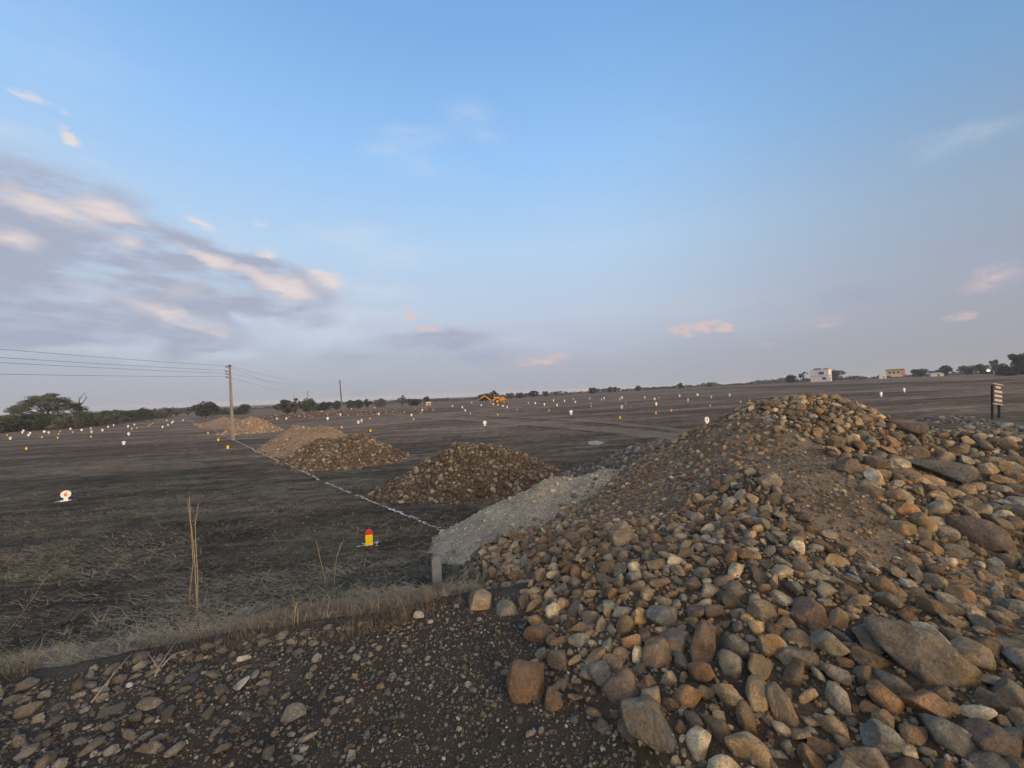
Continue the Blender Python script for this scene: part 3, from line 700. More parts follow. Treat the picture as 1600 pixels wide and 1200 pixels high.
OUTL = {0: [(250, 350), (480, 315), (640, 340), (750, 400), (850, 500), (850, 570), (790, 640), (740, 735), (620, 715), (540, 650), (430, 600), (320, 500), (250, 400)],
        1: [(960, 870), (1060, 830), (1200, 850), (1290, 920), (1300, 1050), (1200, 1085), (1100, 1050), (980, 1000), (930, 930)],
        2: [(400, 590), (510, 590), (615, 600), (600, 700), (590, 860), (480, 862), (400, 850), (370, 700)],
        3: [(620, 740), (680, 740), (720, 800), (715, 920), (650, 940), (600, 870), (605, 800)],
        4: [(1090, 850), (1180, 840), (1270, 790), (1310, 830), (1360, 950), (1420, 1080), (1480, 1200), (1400, 1190), (1240, 1110), (1130, 1060), (1080, 950)],
        5: [(610, 480), (760, 470), (930, 480), (1000, 500), (1005, 570), (950, 630), (860, 590), (740, 540)],
        12: [(640, 730), (700, 690), (780, 770), (830, 890), (815, 1000), (740, 990), (660, 900), (625, 800)],
        10: [(210, 310), (300, 340), (285, 480), (240, 605), (150, 600), (120, 500), (160, 380)],
        23: [(1140, 570), (1190, 620), (1225, 750), (1180, 820), (1060, 830), (970, 730), (1050, 650)]}
OR = {k: outline_rock(v, 900 + k) for k, v in OUTL.items()}
fixed = []
rr = np.random.default_rng(5)
for i, (px, py, w, h, ang, tone, lab) in enumerate(BOULD):
    p = unproj(px, py + h * 0.15, H_all); dist = (Vector(p) - Vector(CAM)).dot(Vector(Fv))
    W, Hh = w * dist / FPX / 2, h * dist / FPX / 2
    # long axis across the view with the slant seen, short axis along the line of sight
    ca, sa = math.cos(R(ang)), math.sin(R(ang))
    # flattish thing lying on the slope: rotate about the view-facing axis
    Rx = np.array(Matrix.Rotation(R(-25), 3, 'X')); Ry = np.array(Matrix.Rotation(R(-ang), 3, 'Y'))
    yaw = np.array(Matrix.Rotation(-math.atan2(p[0], p[1]), 3, 'Z'))
    rm = yaw @ Rx @ Ry
    k = (i * 5) % 8; th = math.atan(math.hypot(px - 800, py - 600) / FPX); W *= 1.16 * math.cos(th) ** 0.85; Hh *= 1.16 * math.cos(th) ** 0.85
    ext = RKB[k][0].max(0) - RKB[k][0].min(0); k += 100
    a_, b_ = (w, h)
    s = (2 * W / ext[0] * 1.04, (W + Hh) / ext[1] * 0.9, 2 * Hh / ext[2] * 1.04)
    if i in OR:
        W2, H2 = W / 1.16, Hh / 1.16
        o = bpy.data.objects.new('boulder', mesh_np('boulder', OR[i][0], OR[i][1], tones[tone], True)); link(o)
        o.location = (p[0], p[1] + 0.02, p[2] + H2 * 0.35); o.rotation_mode = 'QUATERNION'
        o.rotation_quaternion = Matrix((yaw @ np.array(Matrix.Rotation(R(-30), 3, 'X'))).tolist()).to_quaternion(); o.scale = (W2 * 1.25, min(W2, H2) * 1.0, H2 * 1.3)
    else: o = stone_obj('boulder', k, (p[0], p[1], p[2] + Hh * 0.25), rm, s, tones[tone])
    tag(o, lab, 'boulder'); fixed.append((p[0], p[1], max(W, Hh) * 0.85))

CV = np.empty(len(core.data.vertices) * 3, np.float32); core.data.vertices.foreach_get('co', CV); CV = CV.reshape(-1, 3) + np.array(O)
# zones read off the slope: earthy gully, gravelly left flank, cobbles, coarse right lobe
FINE = [(1150, 650), (1215, 655), (1290, 700), (1370, 780), (1420, 850), (1430, 900), (1350, 880), (1270, 820), (1190, 740), (1100, 720), (1090, 690)]
FLANK = [(900, 760), (1060, 690), (1180, 640), (1240, 700), (1150, 740), (1060, 800), (960, 850), (900, 820)]
RFINE = [(1480, 880), (1640, 900), (1640, 1060), (1560, 1010), (1500, 930)]
cpx, cpy = pix(CV); dusty = (inpoly(cpx, cpy, FINE) | inpoly(cpx, cpy, FLANK) | inpoly(cpx, cpy, RFINE)) & (CV[:, 1] > 1.5)
core.data.attributes.new('dusty', 'FLOAT', 'POINT').data.foreach_set('value', dusty.astype(np.float32))
def msize(x, y, u):
    z = H_mound(x, y); px, py = to_pix(x, y, z)
    r = 0.015 + 0.055 * u ** 3.0
    f = inpoly(px, py, FINE); r = np.where(f, 0.008 + 0.020 * u ** 4, r)
    f = inpoly(px, py, FLANK); r = np.where(f & (y > 4.2), 0.010 + 0.032 * u ** 4.5, r)
    f = inpoly(px, py, RFINE); r = np.where(f, 0.014 + 0.035 * u ** 3, r)
    r = np.where((px > 1300) & (py > 620) & (py < 860) & ~inpoly(px, py, FINE), 0.015 + 0.075 * u ** 4, r)
    r = np.where((py < 690) & (px > 1180), 0.013 + 0.050 * u ** 5, r)
    r = np.where((py > 1000) & (px > 1000), 0.018 + 0.068 * u ** 2.4, r)
    return r
_mr = np.random.default_rng(91)
def mmask(x, y):
    zm = H_mound(x, y); return (zm > H_ground(x, y) - 0.10 * _mr.random(len(x)) ** 4) & (zm > H_gravel(x, y) - 0.25 * _mr.random(len(x)) ** 3) & (zm > H_rgrav(x, y) - 0.05) & (zm > H_back(x, y) - 0.1) & (np.hypot(x, y) > 0.9)
S = pack(110000, (-1.3, 8.2), (0.8, 9.5), msize, mmask, 21, 0.74, fixed)
x, y, q = S.T; z = H_mound(x, y); px, py = to_pix(x, y, z)
thin = inpoly(px, py, FINE) | inpoly(px, py, RFINE); drop = rr.random(len(x)) < np.where(thin, 0.72, np.where(inpoly(px, py, FLANK), 0.40, 0.10)) * (q < 0.03)
S = S[~drop]; x, y, q = S.T; z = z[~drop]; nr = normals(H_mound, x, y)
rot = quat_rand(len(x), rr, 0.75, nr)
zz = np.maximum(z, np.maximum(H_ground(x, y), H_gravel(x, y))) + q * rr.uniform(0.0, 0.35, len(x)) * 0.9
pos = np.stack([x, y, zz], 1); px, py = pix(pos); dist = np.hypot(x, y)
vis = (px > -20) & (px < 1620) & (py < 1220) & (y > 0.5)
score = np.where(vis, q / dist, 0); order = np.argsort(-score)
top = order[:300]; rest = order[300:]
for i in top:
    stone_obj('stone', int(rr.integers(0, 24)), pos[i], rot[i], float(q[i] * 1.18), M['rock'], mroot, O)
big = rest[(q[rest] / dist[rest] > 0.0085)]; small = rest[(q[rest] / dist[rest] <= 0.0085)]
joined('loose_stones', pos[big], rot[big], q[big] * 1.18, RK2, M['rock'], mroot, O, smooth=False)
joined('small_stones', pos[small], rot[small], q[small] * 1.2, RK1, M['rock'], mroot, O, smooth=False)
N = 60000; x = rng.uniform(-1.3, 8.2, N); y = rng.uniform(0.8, 9.5, N); k = mmask(x, y) & (rng.random(N) < np.clip(3.5 / np.hypot(x, y), 0.3, 1)); x, y = x[k], y[k]
q = 0.006 + 0.012 * rng.random(len(x)) ** 2
joined('pebbles', np.stack([x, y, H_mound(x, y) + q * 0.3], 1), quat_rand(len(x), rng, 0.8), q, RK0, M['rock'], mroot, O, smooth=False)
print('mound stones', len(S), 'big', len(big), 'pebbles', len(x))

# crushed grey gravel heap
def heap(name, label, H, xr, yr, mats, res, stones, peb, seed, top_n=0, mask=None, px_min=8):
    cx, cy = sum(xr) / 2, sum(yr) / 2; root = empty(name, (cx, cy, float(H_ground(cx, cy)))); tag(root, label, 'gravel heap' if 'gravel' in name else 'stone heap')
    O_ = tuple(root.location)
    grid('soil_core', np.arange(*xr, res), np.arange(*yr, res), H, mats[0], keep=lambda X, Y, Z: Z > H_ground(X, Y) - 0.1, parent=root, origin=O_)
    H0 = H; spill = np.random.default_rng(seed + 500)
    mk = mask or (lambda x, y: H0(x, y) > H_ground(x, y) - 0.25 * spill.random(len(x)) ** 4)
    Hs = lambda x, y: np.maximum(H0(x, y), H_ground(x, y))
    if stones:
        n_, fn, tight = stones; S_ = pack(n_, xr, yr, fn, mk, seed, tight)
        x, y, q = S_.T; r_ = np.random.default_rng(seed); rot = quat_rand(len(x), r_, 0.6, normals(H, x, y))
        pos = np.stack([x, y, Hs(x, y) + q * r_.uniform(-0.1, 0.4, len(x))], 1)
        pxw = 2 * q / y * FPX; o_ = np.argsort(-pxw); nt = min(top_n, int((pxw > px_min).sum()))
        for i in o_[:nt]: stone_obj('stone', int(r_.integers(6, 24)), pos[i], rot[i], float(q[i] * 1.15), mats[1], root, O_)
        rs = o_[nt:]
        sm = pxw[rs] < (4.5 if 'gravel' in name else 3.2); a_, b_ = rs[~sm], rs[sm]
        if len(a_): joined('loose_stones', pos[a_], rot[a_], q[a_] * 1.2, RK1, mats[1], root, O_, smooth=False)
        if len(b_): joined('small_stones', pos[b_], rot[b_], q[b_] * 1.25, RKC, mats[1], root, O_, smooth=False)
    if peb:
        n_, q0, q1 = peb; x = rng.uniform(*xr, n_); y = rng.uniform(*yr, n_); k = mk(x, y); x, y = x[k], y[k]; q = q0 + (q1 - q0) * rng.random(len(x)) ** 2
        joined('pebbles', np.stack([x, y, Hs(x, y) + q * 0.3], 1), quat_rand(len(x), rng, 0.8), q, RK0, mats[1], root, O_, smooth=False)
    return root
heap('gravel_heap', 'smooth pale grey heap of crushed gravel against the left flank of the big mound', H_gravel, (-2.2, 4.0), (4.2, 10.2),
     (M['greysoil'], M['crushed']), 0.04, (8000, lambda x, y, u: 0.012 + 0.05 * u ** 14, 0.85), (26000, 0.006, 0.016), 31,
     mask=lambda x, y: (H_gravel(x, y) > H_ground(x, y) - 0.03) & (H_gravel(x, y) > H_mound(x, y) - 0.1))
heap('stone_heap', 'low heap of grey broken stone behind the pale gravel heap', H_back, (0.8, 6.2), (7.0, 12.4),
     (M['rubsoil'], M['rockg']), 0.06, (7000, lambda x, y, u: 0.028 + 0.06 * u ** 3, 0.78), (6000, 0.01, 0.025), 32, 40)
heap('gravel_heap', 'grey green gravel heap behind the right shoulder of the big mound', H_rgrav, (4.8, 14.5), (4.6, 11.5),
     (M['rubsoil'], M['rockg']), 0.06, (9000, lambda x, y, u: 0.018 + 0.05 * u ** 4, 0.85), (14000, 0.008, 0.02), 33, 30)

# heaps out on the field
def field_heap(label, L, mats, sizes, peb, seed, topn=60, k=0.2, rough=0.15, name='stone_heap', px_min=8):
    xs_ = [c[0] for c in L]; ys_ = [c[1] for c in L]; R_ = max(c[2] / c[3] + 1.0 for c in L)
    base = float(H_field(xs_[0], ys_[0]))
    H = lambda x, y: cones(x, y, [(a, b, base + c, s_, r0) for a, b, c, s_, r0 in L], k) + rough * fbm(x, y, 0.8, 4) + rough * 0.5 * fbm(x + 7, y, 2.2, 2)
    return heap(name, label, H, (min(xs_) - R_, max(xs_) + R_), (min(ys_) - R_, max(ys_) + R_), mats, 0.09 if ys_[0] < 30 else 0.2, sizes, peb, seed, topn, px_min=px_min)
field_heap('dark brown stone heap standing alone in the field left of the big mound', [(-1.7, 13.0, 1.15, 0.60, 0.4), (-0.8, 13.2, 1.14, 0.58, 0.4), (-2.4, 12.8, 0.55, 0.6, 0.3), (0.0, 13.0, 0.50, 0.55, 0.3), (-1.2, 12.0, 0.55, 0.5, 0.3)],
           (M['pilesoil'], M['rock2']), (30000, lambda x, y, u: 0.020 + 0.075 * u ** 5, 0.8), (9000, 0.008, 0.02), 41, 110, px_min=7)
field_heap('olive tan stone heap second from the alone dark one towards the utility pole', [(-7.5, 19.2, 1.22, 0.64, 0.5), (-8.3, 19.2, 0.9, 0.66, 0.4), (-6.7, 19.3, 0.8, 0.6, 0.4)],
           (M['pilesoil'], M['rock2']), (20000, lambda x, y, u: 0.028 + 0.08 * u ** 5, 0.8), (5000, 0.012, 0.03), 42, 60, px_min=6)
field_heap('pale stone heap overlapping the left side of the olive tan heap', [(-9.7, 21.2, 1.10, 0.66, 0.5), (-10.5, 21.6, 0.7, 0.7, 0.4)],
           (M['pilesoil'], M['rock2']), (16000, lambda x, y, u: 0.028 + 0.07 * u ** 5, 0.82), (4000, 0.012, 0.03), 43, 30, px_min=6)
field_heap('smooth tan earth heap behind the pale stone heap', [(-11.6, 24.4, 1.50, 0.66, 0.5), (-12.5, 24.6, 1.40, 0.70, 0.4)],
           (M['tansoil'], M['rock3']), (1500, lambda x, y, u: 0.03 + 0.05 * u ** 4, 0.9), None, 44, 0, rough=0.06, name='earth_heap')
field_heap('narrow reddish earth ridge at the left end of the tan earth heap', [(-14.8, 27.5, 1.55, 0.72, 0.3), (-15.6, 27.6, 0.9, 0.7, 0.3)],
           (M['tansoil'], M['rock3']), (1200, lambda x, y, u: 0.03 + 0.05 * u ** 4, 0.9), None, 45, 0, rough=0.06, name='earth_heap')
field_heap('tan stone heap right behind the tall utility pole', [(-31.3, 48.0, 1.75, 0.70, 0.7), (-30.3, 47.5, 1.5, 0.7, 0.6)],
           (M['tansoil'], M['rock3']), (2600, lambda x, y, u: 0.05 + 0.10 * u ** 4, 0.9), None, 46, 0, rough=0.10)
field_heap('low long brown earth bank beyond the far end of the chalk line', [(-46, 66, 1.3, 0.4, 1.0), (-50, 70, 1.2, 0.4, 1.0), (-54, 75, 1.3, 0.4, 1.0), (-43, 64, 1.0, 0.4, 1.0)],
           (M['tansoil'], M['rock3']), (900, lambda x, y, u: 0.05 + 0.08 * u ** 4, 1.0), None, 47, 0, rough=0.2, k=0.6, name='earth_bank')
# reddish spoil bank stretching behind the poles
L = []
for i in range(26):
    px_ = 430 + i * 13.5; p = at(px_, 96 + 6 * math.sin(i * 1.7)); L.append((p[0], p[1], rnd.uniform(0.3, 0.8) * (0.6 if i > 20 else 1), 0.16, 1.5))
field_heap('long low red earth bank strewn with pale stones behind the utility poles', L, (M['redsoil'], M['rock3']),
           (1500, lambda x, y, u: 0.07 + 0.16 * u ** 4, 1.0), None, 48, 0, rough=0.25, k=0.6, name='earth_bank')

# stones and gravel of the road shoulder
def ssize(x, y, u):
    lf = sstep(-x, 0.4, 2.2)
    return 0.007 + (0.022 + 0.023 * lf) * u ** (8 - 4.2 * lf)
def smask(x, y): return ((y - edge_y(x)) * 0.95 < -0.12) & (H_mound(x, y) < H_ground(x, y) + 0.06) & (np.hypot(x, y) > 0.8)
S = pack(30000, (-5.5, 3.0), (0.6, 4.6), ssize, smask, 51, 0.98, fixed)
x, y, q = S.T; dens = rng.random(len(x)) < (0.65 + 0.35 * sstep(-x, 0.6, 2.0)) ; x, y, q = x[dens], y[dens], q[dens]
pos = np.stack([x, y, H_shoulder(x, y) + q * rng.uniform(-0.2, 0.3, len(x))], 1); rot = quat_rand(len(x), rng, 0.55)
o_ = np.argsort(-q / np.hypot(x, y))
for i in o_[:230]: stone_obj('stone', int(rr.integers(0, 24)), pos[i], rot[i], (q[i] * 1.4, q[i] * 1.1, q[i] * 0.8), M['rockg'], shoulder)
rs = o_[230:]; joined('gravel_stones', pos[rs], rot[rs], q[rs] * 1.2, RK1, M['rockg'], shoulder, smooth=False)
N = 38000; x = rng.uniform(-5, 2.5, N); y = rng.uniform(0.8, 4.4, N); k = smask(x, y); x, y = x[k], y[k]; q = 0.003 + 0.011 * rng.random(len(x)) ** 3
joined('fine_gravel', np.stack([x, y, H_shoulder(x, y) + q * 0.3], 1), quat_rand(len(x), rng, 0.8), q, RK0, M['rockg'], shoulder, smooth=False)
for (px_, py_, w, lab) in [(1010 - 355, 966, 14, 'small bright white stone on the verge below the grey post'), (377, 1033, 10, 'small white pebble at the edge of the brown grass'),
                      (204, 1073, 9, 'small white pebble left of the brown grass beside the dark stones')]:
    p = unproj(px_, py_, H_shoulder); s = w / 2 * p[1] / FPX
    o = stone_obj('white_stone', 9, (p[0], p[1], p[2] + s * 0.4), np.eye(3), s * 1.3, M['pale']); tag(o, lab, 'stone')

# soil clods of the near field
N = 20000; x = rng.uniform(-1, 1, N); yy = 3.4 + 13 * rng.random(N) ** 1.5; x = x * (yy * 1.45) ; k = (H_gravel(x, yy) < H_ground(x, yy)) & (H_mound(x, yy) < H_ground(x, yy)) & (yy > edge_y(x) + 0.25)
x, yy = x[k], yy[k]; q = 0.008 + 0.040 * rng.random(len(x)) ** 4
cl = joined('soil_clods', np.stack([x, yy, H_ground(x, yy) + q * 0.1], 1), quat_rand(len(x), rng, 0.7), q, RK0, M['clod']); tag(cl, 'crumbled dark soil clods scattered over the near field', 'soil')

# ------------------------------------------------------------------ straw, grass
def blades(name, x, y, H, length, width, lean, mat, label, r, rows=False):
    """thin bent blades: two quads each"""
    n_ = len(x); a = r.uniform(0, 2 * np.pi, n_)
    if rows: a = np.where(r.random(n_) < 0.7, r.normal(0.25, 0.4, n_) + np.pi * (r.random(n_) < 0.5), a)
    L_ = length(r.random(n_)); th = lean(r.random(n_))
    b = np.stack([x, y, H(x, y)], 1); hd = np.stack([np.cos(a), np.sin(a), 0 * a], 1)
    u1 = hd * np.sin(th * 0.7)[:, None] + np.array((0, 0, 1.0)) * np.cos(th * 0.7)[:, None]
    u2 = hd * np.sin(np.minimum(th * 1.3, 1.75))[:, None] + np.array((0, 0, 1.0)) * np.cos(np.minimum(th * 1.3, 1.75))[:, None]
    sd = np.stack([-np.sin(a), np.cos(a), 0 * a], 1) * (width * r.uniform(0.6, 1.3, n_))[:, None] / 2
    up = np.array((0, 0, width * 0.5))
    p1 = b + u1 * (L_ * 0.55)[:, None]; p2 = p1 + u2 * (L_ * 0.45)[:, None]
    V = np.stack([b - sd, b + sd, p1 - sd * 0.8, p1 + sd * 0.8, p2 - sd * 0.25, p2 + sd * 0.25], 1)
    if rows:      # lying straw: one quad each
        V = V[:, [0, 1, 4, 5]]; Fq = np.array([[0, 1, 3, 2]]); V = V.copy()
        F_ = (Fq[None] + (np.arange(n_) * 4)[:, None, None]).reshape(-1, 4)
        o = obj(name, mesh_np(name, V.reshape(-1, 3), F_, mat)); tag(o, label, 'straw', kind='stuff'); return o
    Fq = np.array([[0, 1, 3, 2], [2, 3, 5, 4]]); F_ = (Fq[None] + (np.arange(n_) * 6)[:, None, None]).reshape(-1, 4)
    o = obj(name, mesh_np(name, V.reshape(-1, 3), F_, mat)); tag(o, label, 'grass' if 'grass' in name else 'straw', kind='stuff'); return o
free = lambda x, y: (H_gravel(x, y) < H_ground(x, y)) & (H_mound(x, y) < H_ground(x, y)) & (H_back(x, y) < H_ground(x, y))
def cl_field(n_, ymin, ymax, pw, cf, thr, seed):
    r = np.random.default_rng(seed); y = ymin + (ymax - ymin) * r.random(n_) ** pw; x = r.uniform(-1.5, 1.2, n_) * y
    near = np.exp(-np.maximum(y - edge_y(x) - 0.2, 0) / 1.3) * 0.85; k = free(x, y) & (y > edge_y(x) + 0.10) & (fbm(x * 0.35, y, cf, 3) * (1 + near) + near * 0.22 > thr + r.normal(0, 0.22, n_)); return x[k], y[k], r
x, y, r = cl_field(100000, 3.0, 15, 2.0, 1.1, 0.10, 61)
blades('straw_litter', x, y, lambda a, b: H_ground(a, b) + 0.006, lambda u: 0.04 + 0.24 * u ** 2, 0.009, lambda u: 1.2 + 0.35 * u, M['straw'], 'pale straw litter strewn over the ploughed soil', r, True)
x, y, r = cl_field(90000, 3.2, 16, 1.5, 0.8, -0.1, 62)
blades('straw_litter', x, y, lambda a, b: H_ground(a, b) + 0.004, lambda u: 0.03 + 0.10 * u ** 2, 0.007, lambda u: 1.1 + 0.45 * u, M['strawg'], 'weathered grey stubble lying between the soil clods', r, True)
r = np.random.default_rng(63); n_ = 90000; x = r.uniform(-5.5, 0.1, n_); off = r.normal(0.15, 0.42, n_); off = np.where(off < -0.3, -off, off); y = edge_y(x) + off
w = -0.05 + 0.7 * np.exp(-((x + 1.95) / 0.5) ** 2) + 0.75 * np.exp(-((x + 0.95) / 0.28) ** 2) + 0.28 * fbm(x, y, 2.6, 3)
k = free(x, y) & (r.random(n_) < w * 0.75); x, y = x[k], y[k]
blades('dry_grass', x, y, H_ground, lambda u: 0.04 + 0.13 * u, 0.0032, lambda u: 0.35 + 1.15 * u, M['brush'], 'matted brown dry grass along the edge of the road shoulder', r)
r = np.random.default_rng(64); n_ = 26000; x = r.uniform(-6.5, 0.2, n_); y = edge_y(x) - 0.05 + np.abs(r.normal(0, 1.0, n_)); k = free(x, y) & (fbm(x, y, 1.7, 3) > 0.12 + r.normal(0, 0.15, n_)); x, y = x[k], y[k]
blades('dry_grass', x, y, H_ground, lambda u: 0.03 + 0.14 * u, 0.0055, lambda u: 0.8 + 0.75 * u, M['straw'], 'thin yellow dry grass on the bank above the field', r)
r = np.random.default_rng(65); n_ = 34000; x = r.uniform(-7, 0.2, n_); y = edge_y(x) + 0.05 + np.abs(r.normal(0, 1.6, n_)); k = free(x, y) & (fbm(x + 9, y, 0.8, 3) > 0.1); x, y = x[k], y[k]
blades('green_grass', x, y, H_ground, lambda u: 0.03 + 0.09 * u, 0.0035, lambda u: 0.3 + 0.9 * u, M['greengrass'], 'low dull green weeds on the bank', r)

def stalk(label, stems, cat='dry weed'):
    """stems: list of pixel polylines of one plant, first point at its foot"""
    foot = unproj(*stems[0][0], H_ground); root = empty('dry_stalk', foot); tag(root, label, cat)
    for st in stems:
        pts = []; f = unproj(*st[0], H_ground); 
        for (a, b_) in st:
            d = pdir(a, b_); d = d / d[1]; tt = foot[1] if st is stems[0] else f[1]
            pts.append(Vector(CAM + d * tt) - foot)
        pts[0].z -= 0.04
        nseg = len(pts); mb = MB(); mb.tube(pts, [0.0042 * (1 - 0.6 * i / (nseg - 1)) + 0.0008 for i in range(nseg)], 5)
        p_ = pts
        for j in range(1, nseg):       # side twigs
            for q_ in range(3):
                t_ = rnd.random(); a = p_[j - 1].lerp(p_[j], t_); 
                mb.tube([a, a + Vector((rnd.uniform(-0.05, 0.05), rnd.uniform(-0.03, 0.03), rnd.uniform(0.03, 0.09)))], [0.0016, 0.0006], 4)
        mb.build('stem', M['stalk'], root)
    return root
stalk('tallest dry yellow weed with upright stems left of centre in the near field', [[(312, 992), (307, 930), (304, 870), (300, 830), (293, 782)], [(309, 985), (309, 900), (306, 850), (305, 820), (310, 786)], [(295, 978), (297, 920), (302, 880), (299, 835), (296, 776)]])
stalk('long bent dry stem leaning right at the left frame edge', [[(0, 1000), (22, 975), (48, 940), (71, 903)]])
stalk('pair of thin dry stems diverging beside the red and yellow marker', [[(513, 930), (507, 900), (500, 872), (494, 845)], [(522, 932), (523, 900), (526, 870), (534, 848)]])
stalk('short single dry stem left of the grey post', [[(595, 955), (598, 940), (601, 930)]])
stalk('short dry stem standing in the yellow bank grass', [[(458, 985), (461, 955), (464, 940)]])
stalk('two low dry stems beside the tall yellow weed', [[(148, 992), (152, 975), (155, 962)], [(160, 992), (165, 978), (170, 965)]])
stalk('thin leaning stem right of the tallest dry weed', [[(325, 980), (333, 962), (340, 948)]])
def twig(label, lines, H=H_shoulder):
    o = unproj(*lines[0][0], H); root = None; mb = MB()
    for ln in lines:
        P_ = [Vector(unproj(a, b_, H)) - o + Vector((0, 0, 0.012 + 0.02 * i)) for i, (a, b_) in enumerate(ln)]
        mb.tube(P_, [0.006 - 0.004 * i / max(1, len(P_) - 1) for i in range(len(P_))], 5)
    t_ = mb.build('dry_twig', M['twig'], None, o); tag(t_, label, 'twig')
twig('pale forked twig lying across the gravel at the left edge of the brown grass', [[(143, 1101), (165, 1078), (190, 1055), (207, 1040)], [(165, 1078), (176, 1066), (182, 1058)]])
twig('small branching grey twig in front of the brown grass tuft', [[(242, 1062), (250, 1050), (262, 1035), (280, 1015)], [(249, 1052), (240, 1042), (232, 1036)], [(250, 1050), (268, 1036), (285, 1030)]])
twig('long thin pale twig lying on the brown verge grass below the grey post', [[(535, 975), (560, 960), (580, 945)]], H_ground)

# ------------------------------------------------------------------ chalk marks
def patchy(name, pts, width, mat, label, cat, step=0.035, H=H_ground, skip=0.08, seed=3):
    r = np.random.default_rng(seed); W = np.array([tuple(unproj(*p)) for p in pts]); d = np.r_[0, np.cumsum(np.hypot(np.diff(W[:, 0]), np.diff(W[:, 1])))]
    V, Fc = [], []; s = 0.0
    while s < d[-1]:
        x = np.interp(s, d, W[:, 0]); y = np.interp(s, d, W[:, 1]); st = step * (1 + y / 12)
        s += st * r.uniform(0.6, 1.2)
        if skip and (vnoise(np.array([s * 1.3]), np.array([seed * 7.7]))[0] < -0.62 or r.random() < skip): continue
        for _ in range(2):
            a0 = r.uniform(0, 6.28); w_ = width * r.uniform(0.25, 0.85) * (0.8 + y / 30); cx = x + r.normal(0, width * 0.28); cy = y + r.normal(0, width * 0.28)
            n_ = 7; a = a0 + np.arange(n_) * 2 * np.pi / n_; rad = w_ / 2 * r.uniform(0.6, 1.3, n_)
            X = cx + np.cos(a) * rad; Y = cy + np.sin(a) * rad; Z = H(X, Y) + 0.004 + y * 0.0010
            b0 = len(V); V.append((cx, cy, float(H(cx, cy)) + 0.008 + y * 0.0010)); V += list(zip(X, Y, Z))
            Fc += [(b0, b0 + 1 + k_, b0 + 1 + (k_ + 1) % n_) for k_ in range(n_)]
    o = obj(name, mesh_np(name, V, Fc, mat)); tag(o, label, cat); return o
patchy('chalk_line', [(293, 656), (303, 662), (320, 664), (330, 667), (336, 674), (361, 686), (385, 697), (400, 706), (418, 713), (440, 722), (460, 731), (480, 741), (500, 751),
       (548, 771), (563, 776), (598, 791), (630, 805), (660, 817), (698, 833)], 0.075, M['chalk'], 'long white powdered chalk line running diagonally across the field', 'chalk line')
dash = [(244, 250, 697), (202, 209, 713.5), (215, 227, 711.5), (289, 295, 704.5), (300, 307, 703), (386, 398, 681), (611, 623, 669.5), (767, 774, 643.7), (819, 826, 643.4),
        (835, 848, 641.5), (980, 988, 637.2), (1052, 1062, 642.3), (1079, 1087, 635.3), (1095, 1099, 623.3), (952, 960, 645.3), (972, 978, 649.2), (947, 951, 653.5), (720, 728, 643.6),
        (298, 303, 671.3), (682, 690, 630), (710, 716, 628.6), (1002, 1020, 633), (1034, 1042, 627.5), (66, 95, 742)]
dash.sort(); DORD = 'first second third fourth fifth sixth seventh eighth ninth tenth eleventh twelfth thirteenth fourteenth fifteenth sixteenth seventeenth eighteenth nineteenth twentieth twenty-first twenty-second twenty-third twenty-fourth'.split()
for i, (a, b_, yy_) in enumerate(dash):
    isp = (a, yy_) == (66, 742)
    o = patchy('chalk_dash', [(a, yy_), (b_, yy_ - (b_ - a) * 0.06)], 0.16, M['chalkpale'] if isp else M['chalk'],
           'faded pale streak on the soil behind the number 6 marker' if isp else 'short white chalk dash on dark soil, ' + DORD[i - 1] + ' such dash from the left of the field', 'chalk mark', seed=i + 10, skip=0.0, step=0.08)
    if not isp: o['group'] = 'short chalk dashes on the field'
p = unproj(930, 692); V = [(p[0], p[1], p[2] + 0.05)]; F_ = []
for k in range(24):
    a = k * math.pi / 12; rr_ = rnd.uniform(0.8, 1.1); X, Y = p[0] + math.cos(a) * 0.42 * rr_, p[1] + math.sin(a) * 0.85 * rr_; V.append((X, Y, float(H_ground(X, Y)) + 0.012)); F_.append((0, 1 + k, 1 + (k + 1) % 24))
tag(obj('lime_patch', mesh_np('lime_patch', V, F_, M['chalkpale'], True)), 'oval pale lime patch on the dark soil left of the big mound', 'lime patch')

# ------------------------------------------------------------------ plot markers
def disc_outline(r0, zc, wst, h0, n_=20):
    """keyhole: round plate on a short stem"""
    a0 = math.asin(wst / 2 / r0); pts = [(wst / 2 * 1.15, 0)]
    for k in range(n_ + 1):
        a = -math.pi / 2 + a0 + (2 * math.pi - 2 * a0) * k / n_; pts.append((math.cos(a) * r0, zc + math.sin(a) * r0))
    pts.append((-wst / 2 * 1.15, 0)); return pts
def number_mesh(txt, size, mat):
    cu = bpy.data.curves.new('number', 'FONT'); cu.body = txt; cu.size = size; cu.extrude = 0.004; cu.align_x = 'CENTER'; cu.align_y = 'CENTER'; cu.offset = size * 0.018
    to = bpy.data.objects.new('tmp', cu); sc.collection.objects.link(to); bpy.context.view_layer.update()
    me = bpy.data.meshes.new_from_object(to.evaluated_get(bpy.context.evaluated_depsgraph_get())); bpy.data.objects.remove(to)
    me.name = 'number'; me.materials.clear(); me.materials.append(mat); return me
def face_rz(p): return -math.atan2(p[0], p[1])
MK = {}
mb = MB().prism(disc_outline(0.155, 0.275, 0.12, 0), -0.03, 0.03); MK['plate'] = mb.done('plate', M['white'])
mb = MB().box((0, 0, 0.005), (0.30, 0.20, 0.03), bevel=0.008); MK['base'] = mb.done('base', M['white'])
